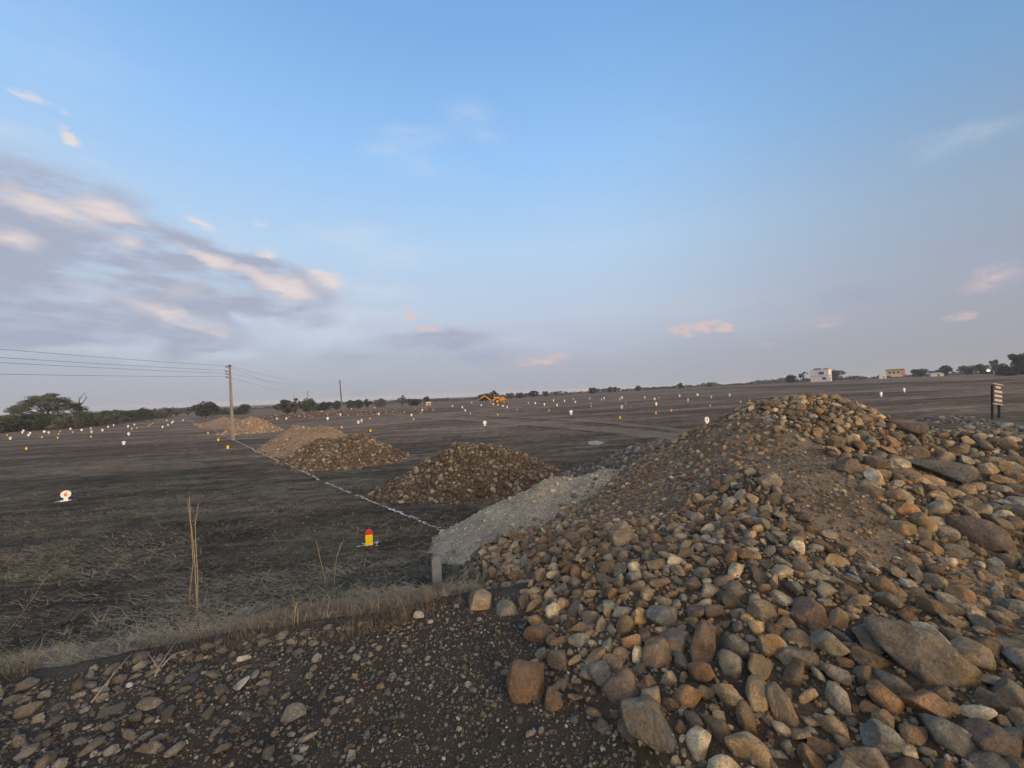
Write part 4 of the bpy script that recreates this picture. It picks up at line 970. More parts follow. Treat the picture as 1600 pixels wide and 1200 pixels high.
def white_marker(px, py, label, number=None, group=None, yaw=0.0, s=1.0, detailed=True):
    p = unproj(px, py, H_ground)
    if detailed:
        r_ = empty('plot_marker', p, face_rz(p) + yaw); r_.scale = (s, s, s); tag(r_, label, 'plot marker', group)
        link(bpy.data.objects.new('plate', MK['plate']), r_); link(bpy.data.objects.new('base', MK['base']), r_)
        if number:
            nm = obj('number', number_mesh(number, 0.22, M['redp']), r_, (0, -0.032, 0.275), (math.pi / 2, 0, 0))
    else:
        r_ = obj('plot_marker', MK['plate'], None, p, (0, 0, face_rz(p) + yaw)); r_.scale = (s, s, s); tag(r_, label, 'plot marker', group)
    return r_
def stone_outline(w, h, n_=10):
    pts = [(w / 2, -0.05), (w / 2, h - w / 2)]
    for k in range(1, n_): a = math.pi * k / n_; pts.append((math.cos(a) * w / 2, h - w / 2 + math.sin(a) * w / 2))
    return pts + [(-w / 2, h - w / 2), (-w / 2, -0.05)]
def arch_part(w, h, z0, z1):
    o = stone_outline(w, h); o2 = []
    if z1 >= h: # top cap
        zc = z0; return [(w / 2, zc)] + [p_ for p_ in o if p_[1] > zc] + [(-w / 2, zc)]
    return [(w / 2, z0), (w / 2, z1), (-w / 2, z1), (-w / 2, z0)]
Wd, Hh = 0.13, 0.29
MK['ybody'] = MB().prism(arch_part(Wd, Hh, -0.05, 0.20), -0.035, 0.035).done('body', M['yellowp'])
MK['ycap'] = MB().prism(arch_part(Wd, Hh, 0.20, 1), -0.035, 0.035).done('cap', M['redp'])
MK['yone'] = None
mb = MB().prism(arch_part(Wd, Hh, -0.05, 0.20), -0.035, 0.035); mb.mi = 1; mb.prism(arch_part(Wd, Hh, 0.20, 1), -0.035, 0.035); MK['yone'] = mb.done('marker_stone', [M['yellowp'], M['redp']])
def yellow_marker(px, py, label, group=None, detailed=False, yaw=0.0):
    p = unproj(px, py, H_ground)
    if detailed:
        r_ = empty('boundary_stone', p, face_rz(p) + yaw); tag(r_, label, 'boundary stone', group)
        link(bpy.data.objects.new('body', MK['ybody']), r_); link(bpy.data.objects.new('cap', MK['ycap']), r_)
    else:
        r_ = obj('boundary_stone', MK['yone'], None, p, (0, 0, face_rz(p) + yaw)); tag(r_, label, 'boundary stone', group)
    return r_
white_marker(103, 783, 'nearest round white plot marker with a red number 6 in the left field', '6', yaw=-0.15, s=0.82)
white_marker(193.5, 695, 'round white plot marker with a red numeral left of the utility pole', '7', s=0.85)
white_marker(757.7, 665, 'round white plot marker standing below the digging machine', None, s=1.05)
white_marker(1104.7, 664.5, 'tall round white plot marker with a red numeral beside the left flank of the mound', '9', yaw=0.9, s=1.25)
white_marker(892.5, 648, 'white plot marker on the far side of the dirt track nearest the track middle', None, s=1.25)
white_marker(560, 662, 'round white plot marker with a red numeral above the olive stone heap', '8', s=1.0)
white_marker(16, 687, 'pinkish round plot marker at the far left of the field', '8', s=0.9)
ylab = {(577, 852): 'nearest boundary stone painted yellow with a red rounded top', (356, 701): 'yellow boundary stone right beside the foot of the utility pole',
        (341, 689): 'second yellow boundary stone left of the utility pole', (325, 678): 'third yellow boundary stone left of the utility pole',
        (41, 702.5): 'lone yellow boundary stone in the far left of the field', (579, 674.6): 'yellow boundary stone behind the right end of the olive stone heap',
        (534, 669): 'yellow boundary stone showing over the top of the pale stone heap', (969, 654): 'orange yellow boundary stone just beyond the dirt track',
        (1025, 646.5): 'orange yellow boundary stone left of a fainter yellow one beyond the track', (1049, 643): 'pale yellow boundary stone beside a white chalk dash beyond the track'}
for (a, b_), lab in ylab.items(): yellow_marker(a, b_, lab, detailed=True)
WL = [(47, 679), (44.5, 682), (69, 676.5), (127.5, 674), (142, 671), (143, 677), (160, 674.5), (200, 668), (201, 681), (210, 665), (254, 669), (260.5, 658), (262.5, 666), (270.5, 660),
      (268.5, 662), (286, 658), (36.5, 675), (76, 678), (92, 668), (169, 668.5), (177.5, 666), (35, 677.5), (110, 672)]
YL = [(11, 681), (65.5, 684), (91.5, 679), (90, 685), (94, 675), (113.5, 676), (142, 683.5), (206, 671), (213.5, 669.5), (232, 658), (235, 664), (232, 666), (239, 662), (305, 664), (309.5, 665), (314, 667)]
WM = [(444, 652), (512, 656.5), (592, 649), (643, 651), (660, 643), (707, 636), (722.5, 638.5), (727, 643), (752, 635), (767, 629.5), (778, 634), (792.6, 638), (565, 660), (532, 650), (502.5, 645),
      (514, 639), (549, 640), (585.6, 638), (432.5, 656), (447.5, 656), (453, 646.5), (667, 640), (737, 630), (771, 633), (786, 636), (655, 633.5), (659, 632)]
YM = [(578, 655), (604.6, 645), (646, 656), (658, 646), (735, 647), (778, 649)]
WR = [(825.6, 631), (836.5, 632), (850.6, 634), (865, 627.5), (870.6, 635), (882, 628), (896, 625), (899, 630), (940, 626), (944, 624), (972, 623), (968.5, 625.5), (971.6, 639), (921.5, 624), (1007.5, 622.5),
      (1023, 625.6), (1025.5, 634), (1075, 627.5), (1062, 620.5), (1090, 619), (1111.6, 622.5), (1140, 620)]
YR = [(808, 641), (858, 642.5), (923.5, 631), (924, 636), (977.5, 631), (1029.6, 622), (1110, 635), (1157.5, 629), (1171.5, 627)]
ORD = 'first second third fourth fifth sixth seventh eighth ninth tenth eleventh twelfth thirteenth fourteenth fifteenth sixteenth seventeenth eighteenth nineteenth twentieth twenty-first twenty-second twenty-third twenty-fourth twenty-fifth twenty-sixth twenty-seventh twenty-eighth'.split()
for L_, fn, lab, grp in ((WL, 0, 'small round white plot marker among those far left of the chalk line', 'white plot markers left of the chalk line'),
                         (WM, 0, 'small round white plot marker between the chalk line and the digging machine', 'white plot markers in the middle of the field'),
                         (WR, 0, 'small white plot marker between the digging machine and the big mound', 'white plot markers on the right of the field'),
                         (YL, 1, 'small yellow boundary stone far off on the left side of the chalk line', 'yellow boundary stones left of the chalk line'),
                         (YM, 1, 'small yellow boundary stone between the stone heaps and the digging machine', 'yellow boundary stones in the middle of the field'),
                         (YR, 1, 'small yellow boundary stone far off beyond the dirt track on the right', 'yellow boundary stones beyond the dirt track')):
    L_ = sorted(L_) if L_ is not WL else sorted(WL)
    for j, (a, b_) in enumerate(L_):
        lb = ORD[j] + ' from the left of the ' + ('small ' if 'small' not in grp else '') + grp
        if fn: yellow_marker(a, b_, lb, grp)
        else: white_marker(a, b_, lb, None, grp, yaw=rnd.uniform(-0.9, 0.9), s=(1.0 if 'left of' in grp else 1.15) * rnd.uniform(0.9, 1.1), detailed=False)
white_marker(1377, 620, 'white plot marker left of another one in the dark field behind the mound', s=1.3, detailed=False, yaw=1.1)
white_marker(1413, 613, 'white plot marker right of another one in the dark field behind the mound', s=1.3, detailed=False, yaw=1.1)
# chalk rings at the foot of the two near ones
for (a, b_, w, lab) in [(577, 851, 0.42, 'white chalk patch round the foot of the nearest red and yellow stone'), (101, 783, 0.5, 'white chalk smear at the foot of the number 6 marker')]:
    p = unproj(a, b_, H_ground); V, F_ = [], []
    for q_ in range(34):
        cx, cy = p[0] + rnd.uniform(-1, 1) * w / 2, p[1] + rnd.uniform(-0.12, 0.12); r0 = rnd.uniform(0.012, 0.04); b0 = len(V); V.append((cx, cy, float(H_ground(cx, cy)) + 0.02))
        for k in range(6): X, Y = cx + math.cos(k) * r0, cy + math.sin(k) * r0; V.append((X, Y, float(H_ground(X, Y)) + 0.012))
        F_ += [(b0, b0 + 1 + k, b0 + 1 + (k + 1) % 6) for k in range(6)]
    tag(obj('chalk_patch', mesh_np('chalk_patch', V, F_, M['chalk'])), lab, 'chalk mark')
# grey concrete post
p = unproj(684, 934, H_ground)
mb = MB().prism(stone_outline(0.092, 0.42), -0.035, 0.035); bmesh.ops.bevel(mb.bm, geom=list(mb.bm.edges), offset=0.006, segments=2, affect='EDGES')
post = mb.build('marker_post', M['concrete'], None, p, (0, R(-1), face_rz(p) + 0.15)); tag(post, 'plain grey concrete post with a rounded top on the verge', 'post')
for (a, b_, w, tn, lab) in [(672, 934, 24, 'brown', 'earthy brown stone leaning on the foot of the grey post'), (715, 945, 22, 'dark', 'dark earthy stone between the grey post and the pale boulder')]:
    q_ = unproj(a, b_, H_ground); s = w / 2 * q_[1] / FPX; o = stone_obj('stone', 14, (q_[0], q_[1] - 0.03, q_[2] + s * 0.4), np.eye(3), s * 1.25, tones[tn]); tag(o, lab, 'stone')

# ------------------------------------------------------------------ utility poles and wires
def utility_pole(px, py, top_py, label, arms, w0=0.25, w1=0.15, tone='pole', lean=0.0):
    p = unproj(px, py, H_field); h = (py - top_py) * p[1] / FPX * 1.0
    r_ = empty('utility_pole', p, face_rz(p) + 0.3); tag(r_, label, 'utility pole')
    lx = -R(1.2) + lean
    mb = MB(); top = Vector((math.sin(lx) * h, 0, h))
    A = [(-w0 / 2, -w0 * 0.4), (w0 / 2, -w0 * 0.4), (w0 / 2, w0 * 0.4), (-w0 / 2, w0 * 0.4)]; k_ = w1 / w0
    vb = [mb.bm.verts.new((a, b_, -0.3)) for a, b_ in A]; vt = [mb.bm.verts.new((a * k_ + top.x, b_ * k_, h)) for a, b_ in A]
    mb.bm.faces.new(vb[::-1]); mb.bm.faces.new(vt)
    for k in range(4): mb.bm.faces.new((vb[k], vb[(k + 1) % 4], vt[(k + 1) % 4], vt[k]))
    mb.build('shaft', M[tone], r_)
    tips = []
    for z_ in arms:
        zz_ = h - z_; x_ = top.x * zz_ / h
        MB().box((x_ - 0.16, 0, zz_), (0.36, 0.04, 0.04)).build('bracket', M['iron'], r_)
        MB().tube([(x_ - 0.30, 0, zz_ - 0.01), (x_ - 0.30, 0, zz_ + 0.05), (x_ - 0.30, 0, zz_ + 0.12)], [0.035, 0.055, 0.03], 8).build('insulator', M['ceramic'], r_)
        tips.append(p + Matrix.Rotation(face_rz(p) + 0.3, 3, 'Z') @ Vector((x_ - 0.30, 0, zz_ + 0.12)))
    MB().box((top.x, 0, h + 0.05), (w1 * 1.5, w1 * 1.2, 0.12)).build('cap', M['iron'], r_)
    return p, h, tips
p1, h1, t1 = utility_pole(364, 688, 572.5, 'tall tapering concrete utility pole nearest the camera beside the chalk line', [0.10, 0.50, 0.75, 1.05])
p2, h2, t2 = utility_pole(535, 647.5, 595, 'leaning utility pole with a stay wire standing on the red earth bank', [0.3, 0.8], 0.32, 0.2, 'poledark', lean=-R(1.5))
p3, h3, t3 = utility_pole(482.5, 645, 611, 'slim pale utility pole in front of the round dense tree', [0.2, 0.6], 0.26, 0.14, 'pole', lean=-R(1.0))
p4, h4, t4 = utility_pole(459.5, 641, 618, 'whitish small pole beside the thinning tree', [0.2, 0.6], 0.26, 0.14, 'chalkpale')
def wire(a, b_, sag, label, r0=0.012, n_=24):
    a, b_ = Vector(a), Vector(b_); pts = [a.lerp(b_, k / n_) - Vector((0, 0, sag * 4 * (k / n_) * (1 - k / n_))) - a for k in range(n_ + 1)]
    o = MB().tube(pts, r0, 5).build('power_line', M['wire'], None, a); tag(o, label, 'power line')
ends = [(-22.5, -12, 7.3), (-22.6, -12, 6.8), (-22.6, -12, 6.5), (-22.6, -12, 5.8)]
for i, (pxl, pyl) in enumerate([(0, 537), (0, 550), (0, 558), (0, 576)]):
    d = pdir(pxl, pyl); d = d / d[1]; a = t1[i]
    Y = 17.2; q_ = Vector(CAM + d * Y)
    end = a + (q_ - a) * ((a.y + 12) / (a.y - Y)); end.z += 0.0
    wire(a, end, 0.25, ['topmost', 'second', 'third', 'lowest'][i] + ' wire running left from the nearest utility pole out of frame', 0.009)
for i in range(2): wire(t1[i + (i == 1) * 2], t3[i], 0.5, ['upper', 'lower'][i] + ' thin wire running from the nearest pole to the slim pale pole', 0.010)
for i in range(2): wire(t1[i * 2 + 0] + Vector((0.3, 0, 0)), t2[i], 0.9, ['upper', 'lower'][i] + ' faint wire running from the nearest pole to the leaning pole', 0.008)
gp = p2 + Vector((10.5, 2, 0)); gp.z = float(H_field(gp.x, gp.y)); wire(p2 + Vector((-0.1, 0, h2 * 0.95)), gp, 0.1, 'stay wire slanting down right from the leaning pole', 0.012)

# ------------------------------------------------------------------ trees
def leaf_cloud(cl, n_, size, r, squash=0.85):
    """cl: clumps (x,y,z,rx,ry,rz); leaf faces mostly near the clump skins"""
    vol = np.array([c[3] * c[4] * c[5] for c in cl]) ** 0.75; idx = r.choice(len(cl), n_, p=vol / vol.sum()); C = np.array(cl)
    d = r.normal(size=(n_, 3)); d /= np.linalg.norm(d, axis=1)[:, None]; rad = 0.45 + 0.6 * r.random(n_) ** 0.6
    P = C[idx, :3] + d * C[idx, 3:] * rad[:, None]
    a = r.normal(size=(n_, 3)); a /= np.linalg.norm(a, axis=1)[:, None]; b_ = np.cross(a, r.normal(size=(n_, 3))); b_ /= np.linalg.norm(b_, axis=1)[:, None]
    s = (size * r.uniform(0.5, 1.4, n_))[:, None]
    V = np.stack([P - a * s, P + b_ * s * 0.5, P + a * s, P - b_ * s * 0.6], 1).reshape(-1, 3); F_ = np.arange(n_ * 4).reshape(n_, 4)
    return V, F_
def crown_clumps(kind, r):
    cl = []
    if kind == 'umbrella':
        for k in range(95):
            a = r.uniform(0, 6.28); d = 0.5 * math.sqrt(r.random()); hi = 0.96 - 0.46 * (d / 0.5) ** 2
            cl.append((math.cos(a) * d, math.sin(a) * d * 0.8, hi - 0.42 * r.random() ** 1.4 * (1 - 0.6 * d / 0.5), 0.085, 0.08, 0.05))
    elif kind == 'round':
        for k in range(16):
            v = r.normal(size=3); v /= np.linalg.norm(v); q_ = 0.27 * r.random() ** 0.4; cl.append((v[0] * q_ * 1.1, v[1] * q_, 0.56 + v[2] * q_ * 1.0, 0.17, 0.17, 0.15))
        cl += [(0.1, 0, 0.3, 0.25, 0.22, 0.16), (-0.14, 0, 0.3, 0.22, 0.22, 0.16)]
    elif kind == 'loose':
        for k in range(22):
            v = r.normal(size=3); v /= np.linalg.norm(v); q_ = 0.34 * r.random() ** 0.4; cl.append((v[0] * q_ * 1.15, v[1] * q_, 0.58 + v[2] * q_ * 0.9, *r.uniform(0.07, 0.15, 3)))
    elif kind == 'bush':
        for k in range(16):
            a = r.uniform(0, 6.28); d = 0.4 * math.sqrt(r.random()); cl.append((math.cos(a) * d, math.sin(a) * d, 0.45 * r.random() + 0.25 * (1 - d / 0.45), 0.2, 0.18, 0.22))
    else:  # thin, half bare
        for k in range(18):
            v = r.normal(size=3); v /= np.linalg.norm(v); q_ = 0.36 * r.random() ** 0.5; cl.append((v[0] * q_, v[1] * q_, 0.6 + v[2] * q_ * 0.85, *r.uniform(0.05, 0.10, 3)))
    return cl
CR = {}
def crown_mesh(kind, mat, v, dense):
    key = (kind, mat, v, dense)
    if key not in CR:
        r = np.random.default_rng(sum(map(ord, kind)) + 37 * v); cl = crown_clumps(kind, r)
        n_ = {0: 700, 1: 3200, 2: 15000}[dense]; n_ = int(n_ * (0.45 if kind == 'thin' else 1)); sz = {0: 0.040, 1: 0.034, 2: 0.0135}[dense]
        V, F_ = leaf_cloud(cl, n_, sz, r)
        mb = MB(); top = [c for c in cl]; hs = {'umbrella': 0.30, 'round': 0.18, 'bush': 0.05}.get(kind, 0.22)
        mb.tube([(0, 0, -0.03), (0.015, 0, hs * 0.6), (0, 0.01, hs)], [0.034, 0.026, 0.022], 7)
        for k in range(9 if dense else 5):
            c = cl[(k * 5) % len(cl)]; mid = Vector((c[0] * 0.45, c[1] * 0.45, hs + (c[2] - hs) * 0.55))
            mb.tube([(0, 0.01, hs * 0.9), mid, (c[0], c[1], c[2])], [0.018, 0.011, 0.004], 5)
        if dense == 2:
            for k in range(26):
                c = cl[(k * 3 + 1) % len(cl)]; mb.tube([(c[0] * 0.4, c[1] * 0.4, hs + (c[2] - hs) * 0.5), (c[0] * 0.85, c[1] * 0.85, c[2] - 0.04), (c[0] * 1.12, c[1] * 1.12, c[2] + 0.01)], [0.007, 0.004, 0.0015], 4)
        CR[key] = (mesh_np('crown', V, F_, M[mat]), mb.done('trunk', M['bark']))
    return CR[key]
def tree(px, Y, top, wratio, kind, mat, label, group=None, dense=1, v=0, sink=0.0, name=None):
    p = at(px, Y); d = pdir(px, top); d = d / d[1]; h = (CAM + d * Y)[2] - p[2]; wratio = wratio * 1.0; cm, tm = crown_mesh(kind, mat, v, dense)
    nm = name or ('bush' if kind == 'bush' else 'tree'); r_ = empty(nm, (p[0], p[1], p[2] - sink), rnd.uniform(0, 6.28) if dense < 2 else face_rz(p)); w_ = h * wratio
    r_.scale = (w_, w_, h); tag(r_, label, nm, group)
    link(bpy.data.objects.new('trunk', tm), r_); link(bpy.data.objects.new('crown', cm), r_)
    return r_
tree(74, 92, 614, 1.5, 'umbrella', 'leafolive', 'wide flat topped acacia standing above the green bushes at far left', dense=2, v=3, name='tree')
# bare dark tree with a creeper
p = at(119, 84); r_ = empty('dead_tree', p, face_rz(p)); tag(r_, 'dark half dead tree with a bare forked top beside the wide acacia', 'tree')
s = 84 / FPX; mb = MB()
mb.tube([(0, 0, -0.2), (0.1 * s, 0, 14 * s), (2.2 * s, 0, 26 * s), (3.5 * s, 0, 36 * s)], [3.0 * s, 2.3 * s, 2.0 * s, 1.5 * s], 9)
mb.tube([(3.5 * s, 0, 36 * s), (3 * s, 0, 44 * s), (5.5 * s, 0, 50 * s), (10 * s, 0.3, 58 * s)], [1.1 * s, 0.6 * s, 0.4 * s, 0.15 * s], 6)
mb.tube([(3.5 * s, 0, 36 * s), (8 * s, 0.2, 42 * s), (11 * s, 0.2, 48 * s), (10 * s, 0.3, 55 * s)], [0.9 * s, 0.6 * s, 0.4 * s, 0.15 * s], 6)
mb.tube([(2 * s, 0, 28 * s), (8 * s, -0.2, 31 * s), (15 * s, 0, 29 * s)], [0.9 * s, 0.6 * s, 0.2 * s], 6)
mb.tube([(2 * s, 0, 30 * s), (-4 * s, 0.2, 34 * s), (-8 * s, 0, 33 * s)], [0.9 * s, 0.6 * s, 0.2 * s], 6)
mb.tube([(4 * s, 0, 46 * s), (1.5 * s, 0, 52 * s)], [0.4 * s, 0.12 * s], 5); mb.tube([(9.5 * s, 0.2, 46 * s), (13 * s, 0, 50 * s)], [0.35 * s, 0.12 * s], 5)
mb.build('trunk', M['deadbark'], r_)
V, F_ = leaf_cloud([(-1 * s, 0, 36 * s, 5 * s, 3 * s, 4 * s), (3 * s, 0, 32 * s, 4 * s, 3 * s, 5 * s), (-5 * s, 0, 34 * s, 3 * s, 2 * s, 2 * s), (9 * s, 0, 30 * s, 4 * s, 2 * s, 1.5 * s), (1 * s, 0, 22 * s, 2.6 * s, 2 * s, 6 * s)], 1100, 0.13, np.random.default_rng(5))
obj('crown', mesh_np('crown', V, F_, M['leafdark']), r_)
LEFTB = [(-6, 81, 642, 1.9, 'bush', 'leafmid', 0), (20, 87, 643, 2.0, 'bush', 'leafdark', 1), (48, 92, 640, 2.0, 'bush', 'leafmid', 2), (78, 89, 641, 2.0, 'bush', 'leafmid', 3), (104, 87, 643, 1.6, 'bush', 'leafolive', 0),
         (150, 97, 640, 2.2, 'bush', 'leafbrown', 1), (176, 110, 635, 1.7, 'bush', 'leafmid', 2), (198, 121, 637, 1.6, 'bush', 'leafdark', 3), (222, 116, 632, 1.15, 'bush', 'leafmid', 0), (244, 137, 636, 1.9, 'bush', 'leafolive', 1),
         (132, 95, 636, 1.4, 'bush', 'leafmid', 2), (60, 102, 638, 1.9, 'bush', 'leafdark', 1)]
names = ['dense green bush at the left frame edge', 'dark green bush left of the wide acacia', 'mid green bush under the left side of the wide acacia', 'green bush below the wide acacia crown', 'olive bush between the acacia and the dead tree',
         'purplish brown bush just right of the dead tree', 'rounded green bush beyond the brown bush', 'dark low bush between two rounded green bushes', 'light green rounded bush right of the dark low bush', 'pale olive bush at the right end of the left bush belt',
         'green bush directly behind the dead tree', 'dark bush deep behind the acacia trunk']
for (a, Y, h_, w_, kd, mt, v), lab in zip(LEFTB, names): tree(a, Y, h_, w_, kd, mt, lab, 'bushes along the left field edge', 1, v)
TREES = [(262, 150, 634.5, 1.1, 'round', 'leafdark', 'small dark round tree right of the left bush belt'), (275, 155, 636, 1.2, 'loose', 'leafbrown', 'small greyish tree right of the small dark round one'), (294, 160, 634, 1.5, 'thin', 'leafbrown', 'thin brownish scrub tree left of the big round tree'),
         (322, 118, 622, 1.45, 'round', 'leafdark', 'big round dark tree left of the tallest utility pole'), (371, 150, 634, 1.6, 'bush', 'leafdark', 'low dark bush behind the tallest utility pole'), (382, 140, 626.5, 1.1, 'round', 'leafdark', 'small round tree just right of the tallest utility pole'),
         (347, 160, 635, 2.0, 'bush', 'leafmid', 'low green bush between the big round tree and the pole'), (449, 108, 621.5, 1.5, 'loose', 'leafmid', 'loose crowned tree beside the whitish small pole'), (460, 104, 619, 1.1, 'thin', 'leafbrown', 'bare grey branched tree overlapping the whitish small pole'),
         (482, 120, 617, 1.0, 'round', 'leafmid', 'dense upright tree behind the slim pale pole'), (500, 160, 627, 1.2, 'bush', 'leafdark', 'low bush right of the dense upright tree'), (509, 150, 623.5, 1.3, 'round', 'leafdark', 'dark tree between the slim pole and the leaning pole'),
         (526, 150, 622.5, 1.15, 'round', 'leafdark', 'compact dark tree just left of the leaning pole'), (547, 160, 622.5, 1.0, 'round', 'leafdark', 'first small round tree right of the leaning pole'), (560, 150, 620, 1.1, 'round', 'leafdark', 'second round tree right of the leaning pole'),
         (574, 160, 621.5, 1.0, 'loose', 'leafdark', 'third small tree right of the leaning pole'), (594, 160, 620, 1.4, 'round', 'leafbrown', 'brownish dark tree fourth right of the leaning pole'), (628, 160, 615.5, 1.1, 'thin', 'leafbrown', 'pale leafless tree midway between pole and digging machine'),
         (646, 170, 618.5, 1.7, 'bush', 'leafdark', 'dark wide bush right of the pale leafless tree'), (666, 180, 617, 1.0, 'round', 'leafdark', 'small dark tree beside the tiny pink hut'), (752, 170, 612.5, 0.8, 'round', 'leafdark', 'small tree above the boom of the digging machine'),
         (760, 170, 611, 1.0, 'round', 'leafdark', 'dark tree above the bent boom of the digging machine'), (771, 160, 607.5, 0.8, 'round', 'leafdark', 'taller dark tree right behind the cab of the digging machine'), (797, 220, 611, 1.5, 'round', 'leafbrown', 'brownish tree just right of the digging machine'),
         (812, 220, 611, 1.6, 'round', 'leafbrown', 'low brownish tree further right of the digging machine'), (833, 210, 609, 1.9, 'loose', 'leafdark', 'dark spreading tree right of the machine'), (852, 220, 608.5, 1.2, 'round', 'leafolive', 'greyish tree beside the dark spreading one'),
         (926, 230, 603, 1.4, 'round', 'leafdark', 'dark tree left of the paired far trees'), (954, 230, 602.5, 1.0, 'round', 'leafdark', 'left one of two close dark far trees'), (961, 230, 601.5, 0.6, 'round', 'leafdark', 'narrow taller one of two close dark far trees'),
         (997, 210, 600, 1.0, 'round', 'leafdark', 'compact very dark tree near the centre of the horizon'), (1062, 210, 597, 1.1, 'loose', 'leafdark', 'loose dark tree on the horizon left of the mound'), (1109, 240, 595, 1.2, 'round', 'leafmid', 'green tree on the horizon above the left flank of the mound'),
         (1236, 200, 582.5, 1.2, 'round', 'leafdark', 'dark dome shaped tree left of the white house'), (1256, 210, 578, 0.9, 'thin', 'leafbrown', 'bare grey tree between the dome tree and the white house'), (1303, 236, 574, 1.7, 'round', 'leafolive', 'large green tree behind the right side of the white house'),
         (1437, 200, 573, 1.7, 'round', 'leafdark', 'dark tree right of the yellow house'), (1480, 190, 569, 1.1, 'loose', 'leafdark', 'dark tree right of the white shed'), (1465, 215, 574, 1.6, 'bush', 'leafdark', 'low dark bush behind the white shed'),
         (1512, 180, 567.5, 1.6, 'round', 'leafolive', 'wide rounded tree left of the lit lamp'), (1534, 180, 566, 1.2, 'round', 'leafdark', 'dark tree just left of the lit lamp'), (1560, 170, 562, 1.3, 'bush', 'leafdark', 'dark bush mass right of the lit lamp'),
         (1556, 190, 558, 0.7, 'thin', 'leafbrown', 'pale bare tree rising behind the dark bushes by the lamp')]
for i, (a, Y, h_, w_, kd, mt, lab) in enumerate(TREES): tree(a, Y, h_, w_, kd, mt, lab, 'trees along the horizon', 1, i % 3, sink=0.3)
tree(1600, 118, 544, 1.15, 'loose', 'leafdark', 'tall dark tree at the right frame edge', dense=2, v=5)
tree(1582, 110, 563, 1.6, 'bush', 'leafdark', 'dark bush at the foot of the tall tree on the right edge', dense=1, v=1)
tree(1618, 105, 563, 1.6, 'bush', 'leafmid', 'green bush at the right frame edge below the tall tree', dense=1, v=2)
tree(1575, 100, 577, 2.4, 'bush', 'leafbrown', 'pale grey dry shrub in front of the dark bushes on the right', dense=1, v=0)
# far scrub belt
r = np.random.default_rng(77); cl = []
for px_ in np.arange(-260, 1900, 3.2):
    Yb = 330 + 40 * math.sin(px_ * 0.013) if px_ > 250 else 210
    hp = 4.2 + 2.2 * float(vnoise(np.array([px_ * 0.045]), np.array([2.2]))[0]) + 1.6 * float(vnoise(np.array([px_ * 0.21]), np.array([8.2]))[0]) + (1.5 if 1180 < px_ else 0)
    if px_ < 300: hp += 3
    hp = max(hp, 1.6); Y = Yb + r.uniform(-25, 25); p = at(px_, Y); k_ = Y / FPX; cl.append((p[0], p[1], p[2] + hp * k_ * 0.4, 4.4 * k_, 3 * k_, hp * k_ * 0.6))
V, F_ = leaf_cloud(cl, 26000, 0.75, r); o = obj('far_scrub', mesh_np('far_scrub', V, F_, M['leafdark'])); tag(o, 'continuous dark belt of distant scrub along the whole horizon', 'scrub', kind='stuff')
cl = []
for px_ in np.arange(240, 1900, 6.0):
    Y = 270 + r.uniform(-20, 20); p = at(px_, Y); k_ = Y / FPX; hp = max(0.8, 1.7 + 1.4 * float(vnoise(np.array([px_ * 0.06]), np.array([5.2]))[0])); cl.append((p[0], p[1], p[2] + hp * k_ * 0.3, 5 * k_, 2 * k_, hp * k_ * 0.5))
V, F_ = leaf_cloud(cl, 9000, 0.5, r); o = obj('far_scrub', mesh_np('far_scrub', V, F_, M['leafbrown'])); tag(o, 'low brownish dry scrub in front of the distant dark belt', 'scrub', kind='stuff')
r = np.random.default_rng(78); n_ = 9000; px_ = r.uniform(560, 1000, n_)

# ------------------------------------------------------------------ backhoe loader
M['jcb'] = plain('machine_yellow', (0.62, 0.25, 0.035), 0.55, 0.2, 2); M['glass'] = plain('dark_glass', (0.03, 0.035, 0.04), 0.15, 0.1, 2, spec=0.5)
M['tyre'] = plain('tyre_rubber', (0.025, 0.023, 0.022), 0.9, 0.2, 4); M['dirtysteel'] = plain('dirty_steel', (0.11, 0.10, 0.10), 0.7, 0.2, 4)
M['framewhite'] = plain('cab_frame', (0.5, 0.5, 0.5), 0.6, 0.1, 4)
p = at(776, 112); r_ = empty('backhoe_loader', p, face_rz(p)); tag(r_, 'orange yellow backhoe loader with its digging arm stretched left across the field', 'digger')
J = M['jcb']
MB().prism([(-1.1, 0.75), (2.3, 0.75), (2.35, 1.45), (1.0, 1.6), (-0.2, 1.6), (-1.1, 1.35)], -0.42, 0.42).build('body', J, r_)
MB().prism([(0.95, 1.6), (2.3, 1.45), (2.3, 1.5), (1.0, 1.78)], -0.36, 0.36).build('hood', J, r_)
cabo = MB().box((0, 0, 1.75), (1.55, 1.3, 0.35)); cab = cabo.build('cab', J, r_)
MB().prism([(-0.72, 1.93), (0.74, 1.93), (0.6, 2.78), (-0.66, 2.78)], -0.58, 0.58).build('window', M['glass'], cab)
MB().box((0, 0, 2.84), (1.5, 1.35, 0.12), bevel=0.03).build('roof', M['iron'], cab)
for a in (-0.72, 0.70): MB().box((a, -0.62, 2.35), (0.07, 0.07, 0.92)).build('pillar', M['framewhite'], cab)
MB().box((0, -0.64, 1.9), (1.5, 0.05, 0.06)).build('rail', M['framewhite'], cab)
